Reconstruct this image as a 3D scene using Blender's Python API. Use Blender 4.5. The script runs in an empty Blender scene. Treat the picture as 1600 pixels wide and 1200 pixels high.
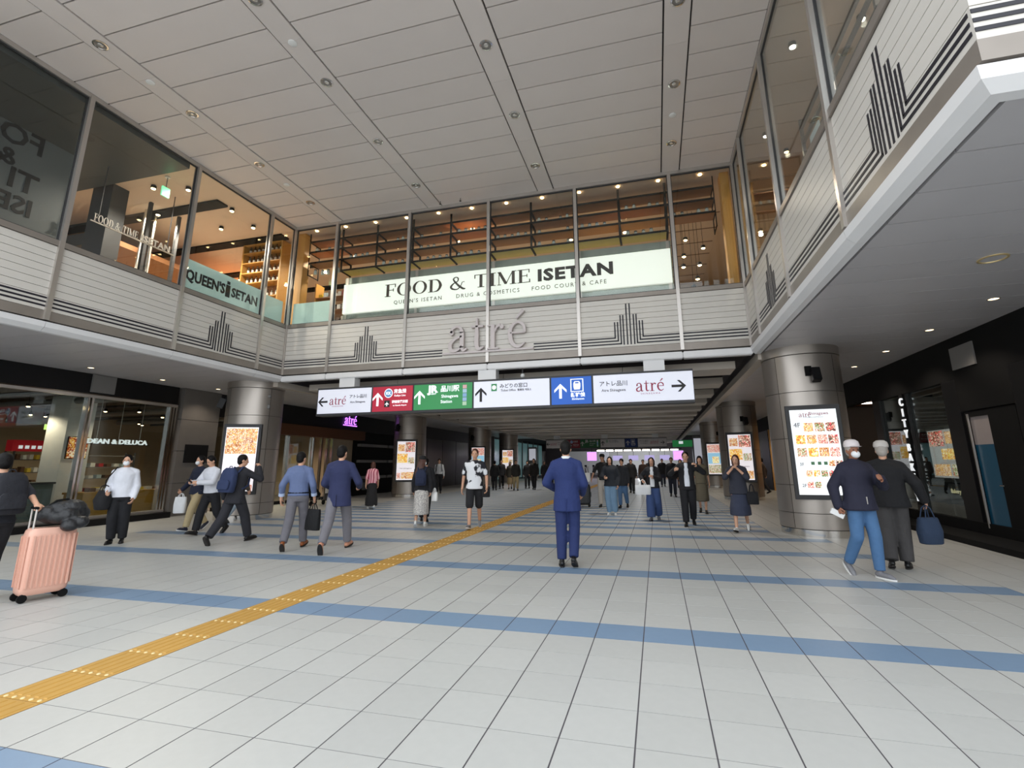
import bpy, bmesh, math, random
from mathutils import Vector, Matrix, Euler
random.seed(11)
SC = bpy.context.scene
COL = SC.collection
PI = math.pi
V = Vector

# ---------------------------------------------------------------- camera
cam_d = bpy.data.cameras.new('camera')
cam = bpy.data.objects.new('camera', cam_d)
COL.objects.link(cam)
yaw, pit, rol = -.2607, .2217, -.008
fw = V((math.sin(yaw) * math.cos(pit), math.cos(yaw) * math.cos(pit), math.sin(pit)))
rt = V((math.cos(yaw), -math.sin(yaw), 0))
up = rt.cross(fw)
r2 = rt * math.cos(rol) + up * math.sin(rol)
u2 = -rt * math.sin(rol) + up * math.cos(rol)
CAMLOC = V((.2038, -4.5689, 1.4343))
cam.matrix_world = Matrix(((r2.x, u2.x, -fw.x, CAMLOC.x), (r2.y, u2.y, -fw.y, CAMLOC.y), (r2.z, u2.z, -fw.z, CAMLOC.z), (0, 0, 0, 1)))
cam_d.sensor_width = 36
cam_d.lens = 767.66 / 1600 * 36
cam_d.shift_x = -(815.3 - 800) / 1600
cam_d.shift_y = (551.9 - 600) / 1600
cam_d.clip_start = .05
cam_d.clip_end = 300
SC.camera = cam
SC.cycles.max_bounces = 6; SC.cycles.diffuse_bounces = 3; SC.cycles.glossy_bounces = 3; SC.cycles.transmission_bounces = 3; SC.cycles.transparent_max_bounces = 10

# ---------------------------------------------------------------- daylight: an even, overcast sky
wd = bpy.data.worlds.new('sky')
SC.world = wd
wd.use_nodes = True
bg = wd.node_tree.nodes['Background']
bg.inputs[0].default_value = (.90, .95, 1.0, 1)
bg.inputs[1].default_value = 1.55
SC.view_settings.view_transform = 'Standard'
SC.view_settings.look = 'None'
SC.view_settings.exposure = .55
SC.view_settings.gamma = 1
SC.view_settings.use_curve_mapping = False

# ---------------------------------------------------------------- materials
def lin(c):
    return tuple(((v / 255) / 12.92 if v / 255 <= .04045 else ((v / 255 + .055) / 1.055) ** 2.4) for v in c)
MATS = {}
def mat(name, col, rough=.55, metal=0., var=.06, vscale=6., bump=0., bscale=60., emit=0., rnd=0., spec=.5, col2=None, stretch=None):
    """plain procedural material: base colour with noise variation, optional bump, emission, per-object variation"""
    if name in MATS: return MATS[name]
    m = bpy.data.materials.new(name)
    m.use_nodes = True
    N, L = m.node_tree.nodes, m.node_tree.links
    b = N['Principled BSDF']
    b.inputs['Roughness'].default_value = rough
    b.inputs['Metallic'].default_value = metal
    b.inputs['Specular IOR Level'].default_value = spec
    c = lin(col)
    tc = N.new('ShaderNodeTexCoord')
    src = tc.outputs['Object']
    if stretch:
        mp = N.new('ShaderNodeMapping'); mp.inputs['Scale'].default_value = stretch
        L.new(src, mp.inputs['Vector']); src = mp.outputs['Vector']
    nz = N.new('ShaderNodeTexNoise')
    nz.inputs['Scale'].default_value = vscale
    nz.inputs['Detail'].default_value = 4
    L.new(src, nz.inputs['Vector'])
    mx = N.new('ShaderNodeMix'); mx.data_type = 'RGBA'
    if col2 is None:
        a = tuple(v * (1 - var) for v in c); d = tuple(min(1, v * (1 + var)) for v in c)
        L.new(nz.outputs['Fac'], mx.inputs[0])
    else:
        a, d = c, lin(col2)
        rp = N.new('ShaderNodeValToRGB'); rp.color_ramp.elements[0].position = .5 - var; rp.color_ramp.elements[1].position = .5 + var
        L.new(nz.outputs['Fac'], rp.inputs[0]); L.new(rp.outputs[0], mx.inputs[0])
    mx.inputs[6].default_value = (*a, 1); mx.inputs[7].default_value = (*d, 1)
    out = mx.outputs[2]
    if rnd:
        oi = N.new('ShaderNodeObjectInfo')
        mr = N.new('ShaderNodeMapRange'); mr.inputs[3].default_value = 1 - rnd; mr.inputs[4].default_value = 1 + rnd
        L.new(oi.outputs['Random'], mr.inputs[0])
        hs = N.new('ShaderNodeHueSaturation'); L.new(mr.outputs[0], hs.inputs['Value']); L.new(out, hs.inputs['Color'])
        out = hs.outputs[0]
    L.new(out, b.inputs['Base Color'])
    if bump:
        n2 = N.new('ShaderNodeTexNoise'); n2.inputs['Scale'].default_value = bscale; n2.inputs['Detail'].default_value = 3
        L.new(src, n2.inputs['Vector'])
        bp = N.new('ShaderNodeBump'); bp.inputs['Strength'].default_value = bump; bp.inputs['Distance'].default_value = .02
        L.new(n2.outputs['Fac'], bp.inputs['Height']); L.new(bp.outputs[0], b.inputs['Normal'])
    if emit:
        L.new(out, b.inputs['Emission Color']); b.inputs['Emission Strength'].default_value = emit
    MATS[name] = m
    return m
def glass(name, tint=(.965, .975, .965), refl=1.0, rough=.0):
    """thin pane: Fresnel mix of clear transmission and mirror reflection"""
    m = bpy.data.materials.new(name); m.use_nodes = True
    N, L = m.node_tree.nodes, m.node_tree.links
    N.remove(N['Principled BSDF'])
    t = N.new('ShaderNodeBsdfTransparent'); t.inputs[0].default_value = (*tint, 1)
    g = N.new('ShaderNodeBsdfGlossy'); g.inputs['Roughness'].default_value = rough; g.inputs[0].default_value = (.9, .95, .95, 1)
    lw = N.new('ShaderNodeLayerWeight'); lw.inputs[0].default_value = .5
    po = N.new('ShaderNodeMath'); po.operation = 'POWER'; po.inputs[1].default_value = 4.
    L.new(lw.outputs['Facing'], po.inputs[0])
    mu = N.new('ShaderNodeMath'); mu.operation = 'MULTIPLY_ADD'; mu.inputs[1].default_value = .85 * refl; mu.inputs[2].default_value = .035 * refl; mu.use_clamp = True
    L.new(po.outputs[0], mu.inputs[0])
    mx = N.new('ShaderNodeMixShader')
    L.new(mu.outputs[0], mx.inputs[0]); L.new(t.outputs[0], mx.inputs[1]); L.new(g.outputs[0], mx.inputs[2])
    L.new(mx.outputs[0], N['Material Output'].inputs[0])
    MATS[name] = m
    return m
def photo_mat(name, cols, scale=9., emit=1.2):
    """printed / lit picture: blotches of several colours, different on each object"""
    if name in MATS: return MATS[name]
    m = bpy.data.materials.new(name); m.use_nodes = True
    N, L = m.node_tree.nodes, m.node_tree.links
    b = N['Principled BSDF']; b.inputs['Roughness'].default_value = .3
    tc = N.new('ShaderNodeTexCoord'); oi = N.new('ShaderNodeObjectInfo')
    mu = N.new('ShaderNodeMath'); mu.operation = 'MULTIPLY'; mu.inputs[1].default_value = 37.
    L.new(oi.outputs['Random'], mu.inputs[0])
    ad = N.new('ShaderNodeVectorMath'); ad.operation = 'ADD'
    L.new(tc.outputs['Object'], ad.inputs[0]); L.new(mu.outputs[0], ad.inputs[1])
    vo = N.new('ShaderNodeTexVoronoi'); vo.inputs['Scale'].default_value = scale
    nz = N.new('ShaderNodeTexNoise'); nz.inputs['Scale'].default_value = scale * .8; nz.inputs['Detail'].default_value = 3
    L.new(ad.outputs[0], nz.inputs['Vector'])
    m2 = N.new('ShaderNodeVectorMath'); m2.operation = 'ADD'
    L.new(ad.outputs[0], m2.inputs[0]); L.new(nz.outputs['Color'], m2.inputs[1])
    L.new(m2.outputs[0], vo.inputs['Vector'])
    sx = N.new('ShaderNodeSeparateXYZ'); L.new(vo.outputs['Color'], sx.inputs[0])
    rp = N.new('ShaderNodeValToRGB'); rp.color_ramp.interpolation = 'CONSTANT'
    while len(rp.color_ramp.elements) < len(cols): rp.color_ramp.elements.new(.5)
    for i, c in enumerate(cols):
        rp.color_ramp.elements[i].position = i / len(cols); rp.color_ramp.elements[i].color = (*lin(c), 1)
    L.new(sx.outputs[0], rp.inputs[0])
    L.new(rp.outputs[0], b.inputs['Base Color'])
    if emit:
        L.new(rp.outputs[0], b.inputs['Emission Color']); b.inputs['Emission Strength'].default_value = emit
    MATS[name] = m
    return m
def stripe_mat(name, c1, c2, scale, axis='X', duty=.5):
    m = bpy.data.materials.new(name); m.use_nodes = True
    N, L = m.node_tree.nodes, m.node_tree.links
    b = N['Principled BSDF']; b.inputs['Roughness'].default_value = .85
    tc = N.new('ShaderNodeTexCoord'); w = N.new('ShaderNodeTexWave'); w.bands_direction = axis
    w.inputs['Scale'].default_value = scale
    L.new(tc.outputs['Object'], w.inputs[0])
    rp = N.new('ShaderNodeValToRGB'); rp.color_ramp.interpolation = 'CONSTANT'
    rp.color_ramp.elements[0].color = (*lin(c1), 1); rp.color_ramp.elements[1].color = (*lin(c2), 1); rp.color_ramp.elements[1].position = duty
    L.new(w.outputs[0], rp.inputs[0]); L.new(rp.outputs[0], b.inputs['Base Color'])
    MATS[name] = m
    return m

# ---------------------------------------------------------------- geometry helpers
WORLD = {}          # object name -> world matrix at build time
class MB:
    def __init__(s): s.v = []; s.f = []; s.mi = []
    def add(s, vs, fs, mi=0):
        o = len(s.v); s.v += [tuple(x) for x in vs]
        s.f += [tuple(o + i for i in f) for f in fs]; s.mi += [mi] * len(fs)
        return s
    def box(s, x0, x1, y0, y1, z0, z1, mi=0):
        if x0 > x1: x0, x1 = x1, x0
        if y0 > y1: y0, y1 = y1, y0
        if z0 > z1: z0, z1 = z1, z0
        return s.add([(x0, y0, z0), (x1, y0, z0), (x1, y1, z0), (x0, y1, z0), (x0, y0, z1), (x1, y0, z1), (x1, y1, z1), (x0, y1, z1)],
                     [(3, 2, 1, 0), (4, 5, 6, 7), (0, 1, 5, 4), (1, 2, 6, 5), (2, 3, 7, 6), (3, 0, 4, 7)], mi)
    def obox(s, c, sz, R=None, mi=0):
        R = R or Matrix.Identity(3); c = V(c); h = V(sz) / 2
        vs = [c + R @ V((a * h.x, b * h.y, d * h.z)) for d in (-1, 1) for a, b in ((-1, -1), (1, -1), (1, 1), (-1, 1))]
        return s.add(vs, [(3, 2, 1, 0), (4, 5, 6, 7), (0, 1, 5, 4), (1, 2, 6, 5), (2, 3, 7, 6), (3, 0, 4, 7)], mi)
    def rings(s, rs, mi=0, cap=True, closed=False):
        n = len(rs[0]); o = len(s.v)
        for r in rs: s.v += [tuple(p) for p in r]
        k = len(rs)
        for i in range(k if closed else k - 1):
            a, b = o + i * n, o + ((i + 1) % k) * n
            for j in range(n):
                s.f.append((a + j, a + (j + 1) % n, b + (j + 1) % n, b + j)); s.mi.append(mi)
        if cap and not closed:
            s.f.append(tuple(o + n - 1 - j for j in range(n))); s.mi.append(mi)
            s.f.append(tuple(o + (k - 1) * n + j for j in range(n))); s.mi.append(mi)
        return s
    def cyl(s, p0, p1, r0, r1=None, n=12, mi=0):
        return s.tube([p0, p1], [r0, r0 if r1 is None else r1], n, mi)
    def tube(s, pts, r, n=8, mi=0, closed=False):
        pts = [V(p) for p in pts]
        if not isinstance(r, (list, tuple)): r = [r] * len(pts)
        rs = []; ref = None
        for i, p in enumerate(pts):
            if closed: d = pts[(i + 1) % len(pts)] - pts[i - 1]
            else: d = (pts[min(i + 1, len(pts) - 1)] - pts[max(i - 1, 0)])
            d = d.normalized() if d.length > 1e-9 else V((0, 0, 1))
            if ref is None:
                ref = V((0, 0, 1)) if abs(d.z) < .9 else V((1, 0, 0))
            a = d.cross(ref).normalized(); ref = a.cross(d).normalized()
            rs.append([p + (a * math.cos(2 * PI * j / n) + ref * math.sin(2 * PI * j / n)) * r[i] for j in range(n)])
        return s.rings(rs, mi, True, closed)
    def lathe(s, prof, c=(0, 0, 0), n=24, mi=0, a0=0, a1=2 * PI):
        c = V(c); full = abs(a1 - a0 - 2 * PI) < 1e-6
        m = n if full else n + 1
        rs = []
        for j in range(m):
            a = a0 + (a1 - a0) * j / n
            rs.append([c + V((r * math.cos(a), r * math.sin(a), z)) for r, z in prof])
        o = len(s.v); k = len(prof)
        for r in rs: s.v += [tuple(p) for p in r]
        for j in range(n):
            a, b = o + j * k, o + ((j + 1) % m) * k
            for i in range(k - 1):
                s.f.append((a + i, b + i, b + i + 1, a + i + 1)); s.mi.append(mi)
        return s
    def ell(s, c, r, R=None, n=12, m=8, mi=0):
        c = V(c); R = R or Matrix.Identity(3); rs = []
        top = c + R @ V((0, 0, r[2])); bot = c + R @ V((0, 0, -r[2]))
        for i in range(1, m):
            t = PI * i / m
            rs.append([c + R @ V((r[0] * math.sin(t) * math.cos(2 * PI * j / n), r[1] * math.sin(t) * math.sin(2 * PI * j / n), -r[2] * math.cos(t))) for j in range(n)])
        o = len(s.v); s.rings(rs, mi, False); b = len(s.v); s.v += [tuple(bot), tuple(top)]
        for j in range(n):
            s.f.append((b, o + (j + 1) % n, o + j)); s.mi.append(mi)
            q = o + (m - 2) * n
            s.f.append((b + 1, q + j, q + (j + 1) % n)); s.mi.append(mi)
        return s
    def capsule(s, p0, r0, p1, r1, n=10, mi=0):
        p0, p1 = V(p0), V(p1); d = p1 - p0
        if d.length < 1e-5: return s.ell(p0, (r0, r0, r0), None, n, 6, mi)
        u = d.normalized()
        pts = []; rr = []
        for t in (.15, .55, .9): pts.append(p0 - u * r0 * math.cos(t * PI / 2)); rr.append(r0 * math.sin(t * PI / 2))
        pts += [p0, p1]; rr += [r0, r1]
        for t in (.9, .55, .15): pts.append(p1 + u * r1 * math.cos(t * PI / 2)); rr.append(r1 * math.sin(t * PI / 2))
        return s.tube(pts, rr, n, mi)
    def loft(s, rg, n=16, mi=0, power=2.):
        """rg: (centre, rx, ry, 3x3) ellipse rings"""
        rs = []
        for c, rx, ry, R in rg:
            ring = []
            for j in range(n):
                a = 2 * PI * j / n; ca, sa = math.cos(a), math.sin(a)
                e = 2 / power
                ring.append(V(c) + R @ V((rx * math.copysign(abs(ca) ** e, ca), ry * math.copysign(abs(sa) ** e, sa), 0)))
            rs.append(ring)
        return s.rings(rs, mi)
    def prism(s, poly, f, d0, d1, mi=0):
        """poly: 2-D outline; f(u,v,d) -> 3-D"""
        n = len(poly)
        vs = [f(u, v, d0) for u, v in poly] + [f(u, v, d1) for u, v in poly]
        return s.add(vs, [tuple(range(n)), tuple(range(2 * n - 1, n - 1, -1))] + [(i, i + n, (i + 1) % n + n, (i + 1) % n) for i in range(n)], mi)
    def ribbon(s, pts, ws, f, d0, d1, mi=0, sub=4):
        """variable width stroke in 2-D, extruded (for lettering)"""
        P = []; W = []
        k = len(pts)
        if k > 2:
            for i in range(k - 1):
                p0, p1, p2, p3 = pts[max(i - 1, 0)], pts[i], pts[i + 1], pts[min(i + 2, k - 1)]
                for q in range(sub):
                    t = q / sub
                    P.append(tuple(.5 * (2 * p1[a] + (p2[a] - p0[a]) * t + (2 * p0[a] - 5 * p1[a] + 4 * p2[a] - p3[a]) * t * t + (3 * p1[a] - p0[a] - 3 * p2[a] + p3[a]) * t ** 3) for a in (0, 1)))
                    W.append(ws[i] * (1 - t) + ws[i + 1] * t)
            P.append(pts[-1]); W.append(ws[-1])
        else: P, W = list(pts), list(ws)
        Lp, Rp = [], []
        for i, p in enumerate(P):
            a, b = P[max(i - 1, 0)], P[min(i + 1, len(P) - 1)]
            dx, dy = b[0] - a[0], b[1] - a[1]; l = math.hypot(dx, dy) or 1
            nx, ny = -dy / l * W[i] / 2, dx / l * W[i] / 2
            Lp.append((p[0] + nx, p[1] + ny)); Rp.append((p[0] - nx, p[1] - ny))
        rs = [[f(*Lp[i], d0), f(*Rp[i], d0), f(*Rp[i], d1), f(*Lp[i], d1)] for i in range(len(P))]
        return s.rings(rs, mi)
    def build(s, name, m=None, parent=None, smooth=False, bevel=0., loc=None, auto=False):
        me = bpy.data.meshes.new(name); me.from_pydata(s.v, [], s.f)
        ms = m if isinstance(m, (list, tuple)) else [m]
        for x in ms: me.materials.append(x)
        if len(ms) > 1: me.polygons.foreach_set('material_index', s.mi)
        bm = bmesh.new(); bm.from_mesh(me); bmesh.ops.recalc_face_normals(bm, faces=bm.faces)
        if bevel: bmesh.ops.bevel(bm, geom=[e for e in bm.edges if len(e.link_faces) == 2 and e.calc_face_angle(0) > .6], offset=bevel, segments=2, affect='EDGES', clamp_overlap=True)
        bm.to_mesh(me); bm.free()
        if smooth:
            me.polygons.foreach_set('use_smooth', [True] * len(me.polygons)); me.set_sharp_from_angle(angle=.75)
        return link(name, me, parent, loc)
def link(name, me, parent=None, loc=None):
    o = bpy.data.objects.new(name, me); COL.objects.link(o)
    if loc is not None: o.location = loc
    WORLD[o.name] = o.matrix_basis.copy()
    if parent is not None:
        o.parent = parent; o.matrix_parent_inverse = WORLD[parent.name].inverted()
    return o
def thing(name, label, cat, loc=(0, 0, 0), rz=0, group=None, kind=None):
    o = bpy.data.objects.new(name, None); COL.objects.link(o)
    o.empty_display_size = .1
    o.matrix_basis = Matrix.Translation(V(loc)) @ Matrix.Rotation(rz, 4, 'Z')
    WORLD[o.name] = o.matrix_basis.copy()
    return tag(o, label, cat, group, kind)
def tag(o, label=None, cat=None, group=None, kind=None):
    if label: o['label'] = label
    if cat: o['category'] = cat
    if group: o['group'] = group
    if kind: o['kind'] = kind
    return o
def struct(name, label, loc=(0, 0, 0)):
    return thing(name, label, None, loc, 0, None, 'structure')
def shell(name, label, boxes, m):
    b = MB()
    for q in boxes: b.box(*q)
    return tag(b.build(name, m), label, None, None, 'structure')
def copy_tree(root, T, label=None, name=None):
    """copy a thing with its parts and sub-parts, moved by matrix T"""
    r = root.copy(); COL.objects.link(r); r.matrix_basis = T @ WORLD[root.name]; WORLD[r.name] = r.matrix_basis.copy()
    if label: r['label'] = label
    for c in root.children:
        d = c.copy(); COL.objects.link(d); d.parent = r; d.matrix_parent_inverse = c.matrix_parent_inverse.copy(); WORLD[d.name] = Matrix.Identity(4)
        for e in c.children:
            g = e.copy(); COL.objects.link(g); g.parent = d; g.matrix_parent_inverse = e.matrix_parent_inverse.copy()
    return r
def TR(x, y, z): return Matrix.Translation(V((x, y, z)))
def text(name, body, size, m, parent, T, extrude=.004, align='CENTER', bold=0., sx=1., spacing=1.):
    """flat lettering turned into a mesh; T maps text plane (x right, y up, z out) into the place"""
    cu = bpy.data.curves.new(name, 'FONT'); cu.body = body; cu.size = size; cu.align_x = align; cu.extrude = extrude; cu.offset = bold
    cu.resolution_u = 2; cu.space_character = spacing
    t = bpy.data.objects.new('tmp', cu); COL.objects.link(t)
    o = link(name, bpy.data.meshes.new(name), parent)
    PENDING_TEXT.append((t, o, T @ Matrix.Diagonal((sx, 1, 1, 1)), m))
    return o
PENDING_TEXT = []
def finish_text():
    dg = bpy.context.evaluated_depsgraph_get()
    got = [bpy.data.meshes.new_from_object(t.evaluated_get(dg)) for t, o, T_, m in PENDING_TEXT]
    for me, (t, o, T_, m) in zip(got, PENDING_TEXT):
        me.transform(T_); me.materials.clear(); me.materials.append(m); o.data = me
        cu = t.data; bpy.data.objects.remove(t); bpy.data.curves.remove(cu)
def frame(o, ux, uy):
    """matrix with origin o, x axis ux, y axis uy, z = ux x uy"""
    ux, uy = V(ux).normalized(), V(uy).normalized(); uz = ux.cross(uy); o = V(o)
    return Matrix(((ux.x, uy.x, uz.x, o.x), (ux.y, uy.y, uz.y, o.y), (ux.z, uy.z, uz.z, o.z), (0, 0, 0, 1)))
F_BACK = lambda x, y, z: frame((x, y, z), (1, 0, 0), (0, 0, 1))       # reads from the hall, faces -y
F_LEFT = lambda x, y, z: frame((x, y, z), (0, 1, 0), (0, 0, 1))       # faces +x
F_RIGHT = lambda x, y, z: frame((x, y, z), (0, -1, 0), (0, 0, 1))     # faces -x
ORD = ['first', 'second', 'third', 'fourth', 'fifth', 'sixth', 'seventh', 'eighth', 'ninth', 'tenth', 'eleventh', 'twelfth', 'thirteenth', 'fourteenth', 'fifteenth']
def serif(word, size, f, d0, d1, space=.0):
    """high-contrast serif lettering drawn from strokes; returns (MB, width). f(u,v,d)"""
    mb = MB(); x = 0.
    for ch in word:
        g = lambda u, v, d, x=x: f((x + u) * size, v * size, d)
        bx = lambda u0, u1, v0, v1: mb.prism([(u0, v0), (u1, v0), (u1, v1), (u0, v1)], g, d0, d1)
        rb = lambda p, w: mb.ribbon(p, w, g, d0, d1)
        def dot(cx, cy, r): mb.prism([(cx + r * math.cos(a * PI / 5), cy + r * math.sin(a * PI / 5)) for a in range(10)], g, d0, d1)
        w = .3
        if ch == 'a':
            rb([(.31, .36), (.31, .2), (.31, .07)], [.085, .085, .085]); rb([(.085, .35), (.11, .43), (.2, .465), (.28, .43), (.31, .34)], [.05, .045, .04, .055, .085]); dot(.09, .35, .045)
            rb([(.31, .28), (.17, .235), (.07, .15), (.075, .05), (.15, .015), (.24, .04), (.31, .10)], [.03, .045, .075, .075, .055, .04, .03]); rb([(.31, .08), (.345, .015), (.42, .05)], [.085, .05, .02]); w = .45
        elif ch == 't':
            rb([(.14, .6), (.14, .3), (.14, .1), (.19, .025), (.29, .06)], [.03, .085, .085, .06, .02]); bx(.02, .28, .42, .46); w = .31
        elif ch == 'r':
            bx(.09, .175, .02, .45); bx(.02, .25, 0, .03); bx(.02, .1, .425, .45); rb([(.17, .32), (.22, .41), (.29, .44)], [.03, .045, .06]); dot(.315, .405, .045); w = .38
        elif ch in 'eé':
            bx(.07, .37, .255, .285); rb([(.365, .265), (.34, .4), (.22, .46), (.1, .38), (.07, .23), (.12, .08), (.24, .015), (.37, .09)], [.05, .06, .04, .065, .09, .075, .05, .02])
            if ch == 'é': rb([(.2, .53), (.34, .68)], [.03, .07])
            w = .44
        elif ch in 'IFETDMN' or ch == 'P':
            st = .12
            if ch == 'I': bx(.1, .1 + st, 0, .7); bx(.03, .3, 0, .03); bx(.03, .3, .67, .7); w = .36
            if ch == 'F': bx(.08, .08 + st, 0, .7); bx(.01, .28, 0, .03); bx(.01, .5, .67, .7); bx(.46, .5, .52, .7); bx(.15, .4, .35, .38); bx(.38, .41, .28, .45); w = .54
            if ch == 'E': bx(.08, .08 + st, 0, .7); bx(.01, .52, 0, .03); bx(.01, .5, .67, .7); bx(.46, .5, .52, .7); bx(.48, .52, 0, .18); bx(.15, .4, .35, .38); bx(.38, .41, .28, .45); w = .58
            if ch == 'T': bx(.24, .24 + st, 0, .7); bx(.16, .44, 0, .03); bx(.02, .58, .67, .7); bx(.02, .06, .5, .7); bx(.54, .58, .5, .7); w = .62
            if ch == 'D': bx(.08, .08 + st, 0, .7); bx(.01, .3, 0, .03); bx(.01, .3, .67, .7); rb([(.28, .685), (.45, .62), (.55, .35), (.45, .08), (.28, .015)], [.03, .08, .13, .08, .03]); w = .66
            if ch == 'M': bx(.06, .09, 0, .7); bx(.01, .16, 0, .03); bx(.6, .6 + st, 0, .7); bx(.52, .79, 0, .03); rb([(.09, .69), (.36, .05)], [.12, .12]); rb([(.36, .03), (.63, .69)], [.03, .03]); bx(.01, .12, .67, .7); bx(.62, .79, .67, .7); w = .82
        elif ch == 'O':
            n = 28; rs = []
            for i in range(n):
                a = 2 * PI * i / n; c, s_ = math.cos(a), math.sin(a)
                rs.append([g(.35 + .32 * c, .35 + .36 * s_, d0), g(.35 + .2 * c, .35 + .33 * s_, d0), g(.35 + .2 * c, .35 + .33 * s_, d1), g(.35 + .32 * c, .35 + .36 * s_, d1)])
            mb.rings(rs, 0, False, True); w = .72
        elif ch == '&':
            rb([(.66, .4), (.56, .38), (.5, .2), (.35, .02), (.14, .06), (.08, .2), (.2, .36), (.36, .46), (.38, .62), (.28, .69), (.18, .6), (.24, .45), (.42, .2), (.6, .03), (.7, .03)],
               [.03, .03, .03, .05, .09, .09, .05, .04, .06, .04, .06, .08, .1, .1, .04]); w = .78
        else: w = .28
        x += w + space
    return mb, x * size
# ---------------------------------------------------------------- palette
M_tile = mat('floor_tile_grey', (188, 188, 184), .42, var=.05, vscale=14, rnd=.035, bump=.03, bscale=160)
M_blue = mat('floor_tile_blue', (122, 146, 172), .40, var=.05, vscale=14, rnd=.04)
M_grout = mat('grout', (84, 80, 84), .9)
M_tact = mat('tactile_ochre', (190, 146, 68), .6, var=.08, vscale=10, rnd=.05)
M_stud = mat('tactile_stud', (236, 214, 160), .35)
M_cpan = mat('ceiling_panel', (214, 205, 200), .5, var=.03, vscale=2, rnd=.02)
M_cdark = mat('ceiling_gap', (58, 52, 52), .9)
M_slat = mat('fascia_slat', (214, 209, 201), .5, metal=.05, var=.03, vscale=3)
M_slatgap = mat('fascia_gap', (70, 66, 62), .8)
M_line = mat('motif_black', (30, 28, 38), .5)
M_alu = mat('aluminium', (196, 190, 184), .32, metal=.75, var=.05, vscale=5, stretch=(1, 1, .1))
M_bronze = mat('weathered_band', (150, 142, 134), .45, metal=.45, var=.16, vscale=2.5)
M_lip = mat('lip_white', (230, 229, 229), .45, var=.04, vscale=2)
M_soff = mat('soffit_panel', (198, 195, 197), .38, var=.04, vscale=1.5, rnd=.02, metal=.15)
M_beam = mat('corridor_baffle', (196, 186, 174), .45, metal=.1, var=.06, vscale=3)
M_steel = mat('column_steel', (176, 168, 160), .36, metal=.8, var=.05, vscale=4, rnd=.03, stretch=(1, 1, .2))
M_chrome = mat('chrome', (215, 212, 208), .14, metal=1., var=.03)
M_black = mat('black_panel', (16, 16, 18), .4, var=.15, spec=.3)
M_matblack = mat('matt_black', (11, 11, 12), .7, spec=.2)
M_dark = mat('dark_grey', (52, 52, 54), .5)
M_grey = mat('mid_grey', (120, 118, 116), .5)
M_white = mat('white_paint', (226, 226, 224), .5, var=.03)
M_plaster = mat('beige_plaster', (170, 152, 128), .8, var=.05)
M_warmceil = mat('warm_ceiling', (206, 184, 164), .75, var=.03)
M_brownceil = mat('brown_ceiling', (120, 92, 70), .7, var=.1)
M_wood = mat('light_wood', (190, 142, 72), .5, var=.14, vscale=5, stretch=(6, 6, .6))
M_woodboard = mat('shelf_wood', (136, 92, 54), .55, var=.2, vscale=4, stretch=(.8, 6, 6), rnd=.08)
M_woodyel = mat('counter_wood', (176, 128, 48), .45, var=.12, vscale=4, stretch=(.6, .6, 6))
M_darkfl = mat('interior_floor', (110, 100, 92), .5)
M_glass = glass('clear_glass')
M_glassd = glass('shop_glass', (.86, .9, .88), 1.2)
M_glassm = glass('mirror_dark_glass', (.36, .38, .4), 1.7)
M_frost = mat('frosted_mint', (188, 214, 206), .35, var=.02, emit=.1)
M_ltwhite = mat('lit_white', (222, 224, 236), .4, var=.01, emit=.26)
M_ltmint = mat('lit_mint', (236, 240, 230), .4, var=.03, vscale=.5, emit=.5)
M_ltred = mat('lit_red', (176, 30, 56), .4, var=.02, emit=.25)
M_ltgreen = mat('lit_green', (46, 136, 76), .4, var=.02, emit=.25)
M_ltblue = mat('lit_blue', (20, 90, 188), .4, var=.02, emit=.25)
M_letterw = mat('letter_white', (240, 244, 248), .4, emit=.45)
M_letterb = mat('letter_black', (40, 38, 40), .6)
M_letterg = mat('letter_grey', (92, 90, 96), .6)
M_letterr = mat('letter_wine', (170, 60, 84), .6)
M_bulb = mat('warm_bulb', (255, 220, 160), .4, var=0, emit=14.)
M_bulbw = mat('white_bulb', (255, 244, 224), .4, var=0, emit=7.)
M_strip = mat('strip_light', (255, 246, 230), .4, var=0, emit=5.)

XL, XR, YF, YB, ZC, ZS = -10.15, 2.45, 7.2, -1.1, 8.65, 3.8
T = .4
def pix(p):
    d = V(p) - CAMLOC
    z = d.dot(fw)
    return (815.3 + 767.66 * d.dot(r2) / z, 551.9 - 767.66 * d.dot(u2) / z, z)

# ---------------------------------------------------------------- floor: slab, tiles, tactile line
floor = struct('floor', 'pale grey tiled concourse floor crossed by blue tile bands')
MB().box(-40, 30, -40, 75, -.3, -.0018).build('slab', M_grout, floor)
gp = shell('ground_bounce', 'unseen pale plaza outside the station entrance, added to bounce light', [(-60, 50, -60, -5.61, -.2, -.001), (6.42, 50, -5.61, -1.3, -.2, -.001), (-60, -14.42, -5.61, -1.3, -.2, -.001)], mat('plaza_bounce', (196, 194, 188), .7, var=.08, vscale=2))  # unseen paving added to bounce sky light up to the ceiling
STR = {-14: (-60, 60), -7: (-60, 60), 0: (-60, 60), 6: (-60, 9.5), 11: (-28, 9), 15: (-27.5, 8), 18: (-27, 6)}
for r in range(20, 110, 2): STR[r] = (-26, 6)
def is_blue(c, r): return r in STR and STR[r][0] <= c and c + 1 <= STR[r][1] + .6
tile_me = {}
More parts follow.
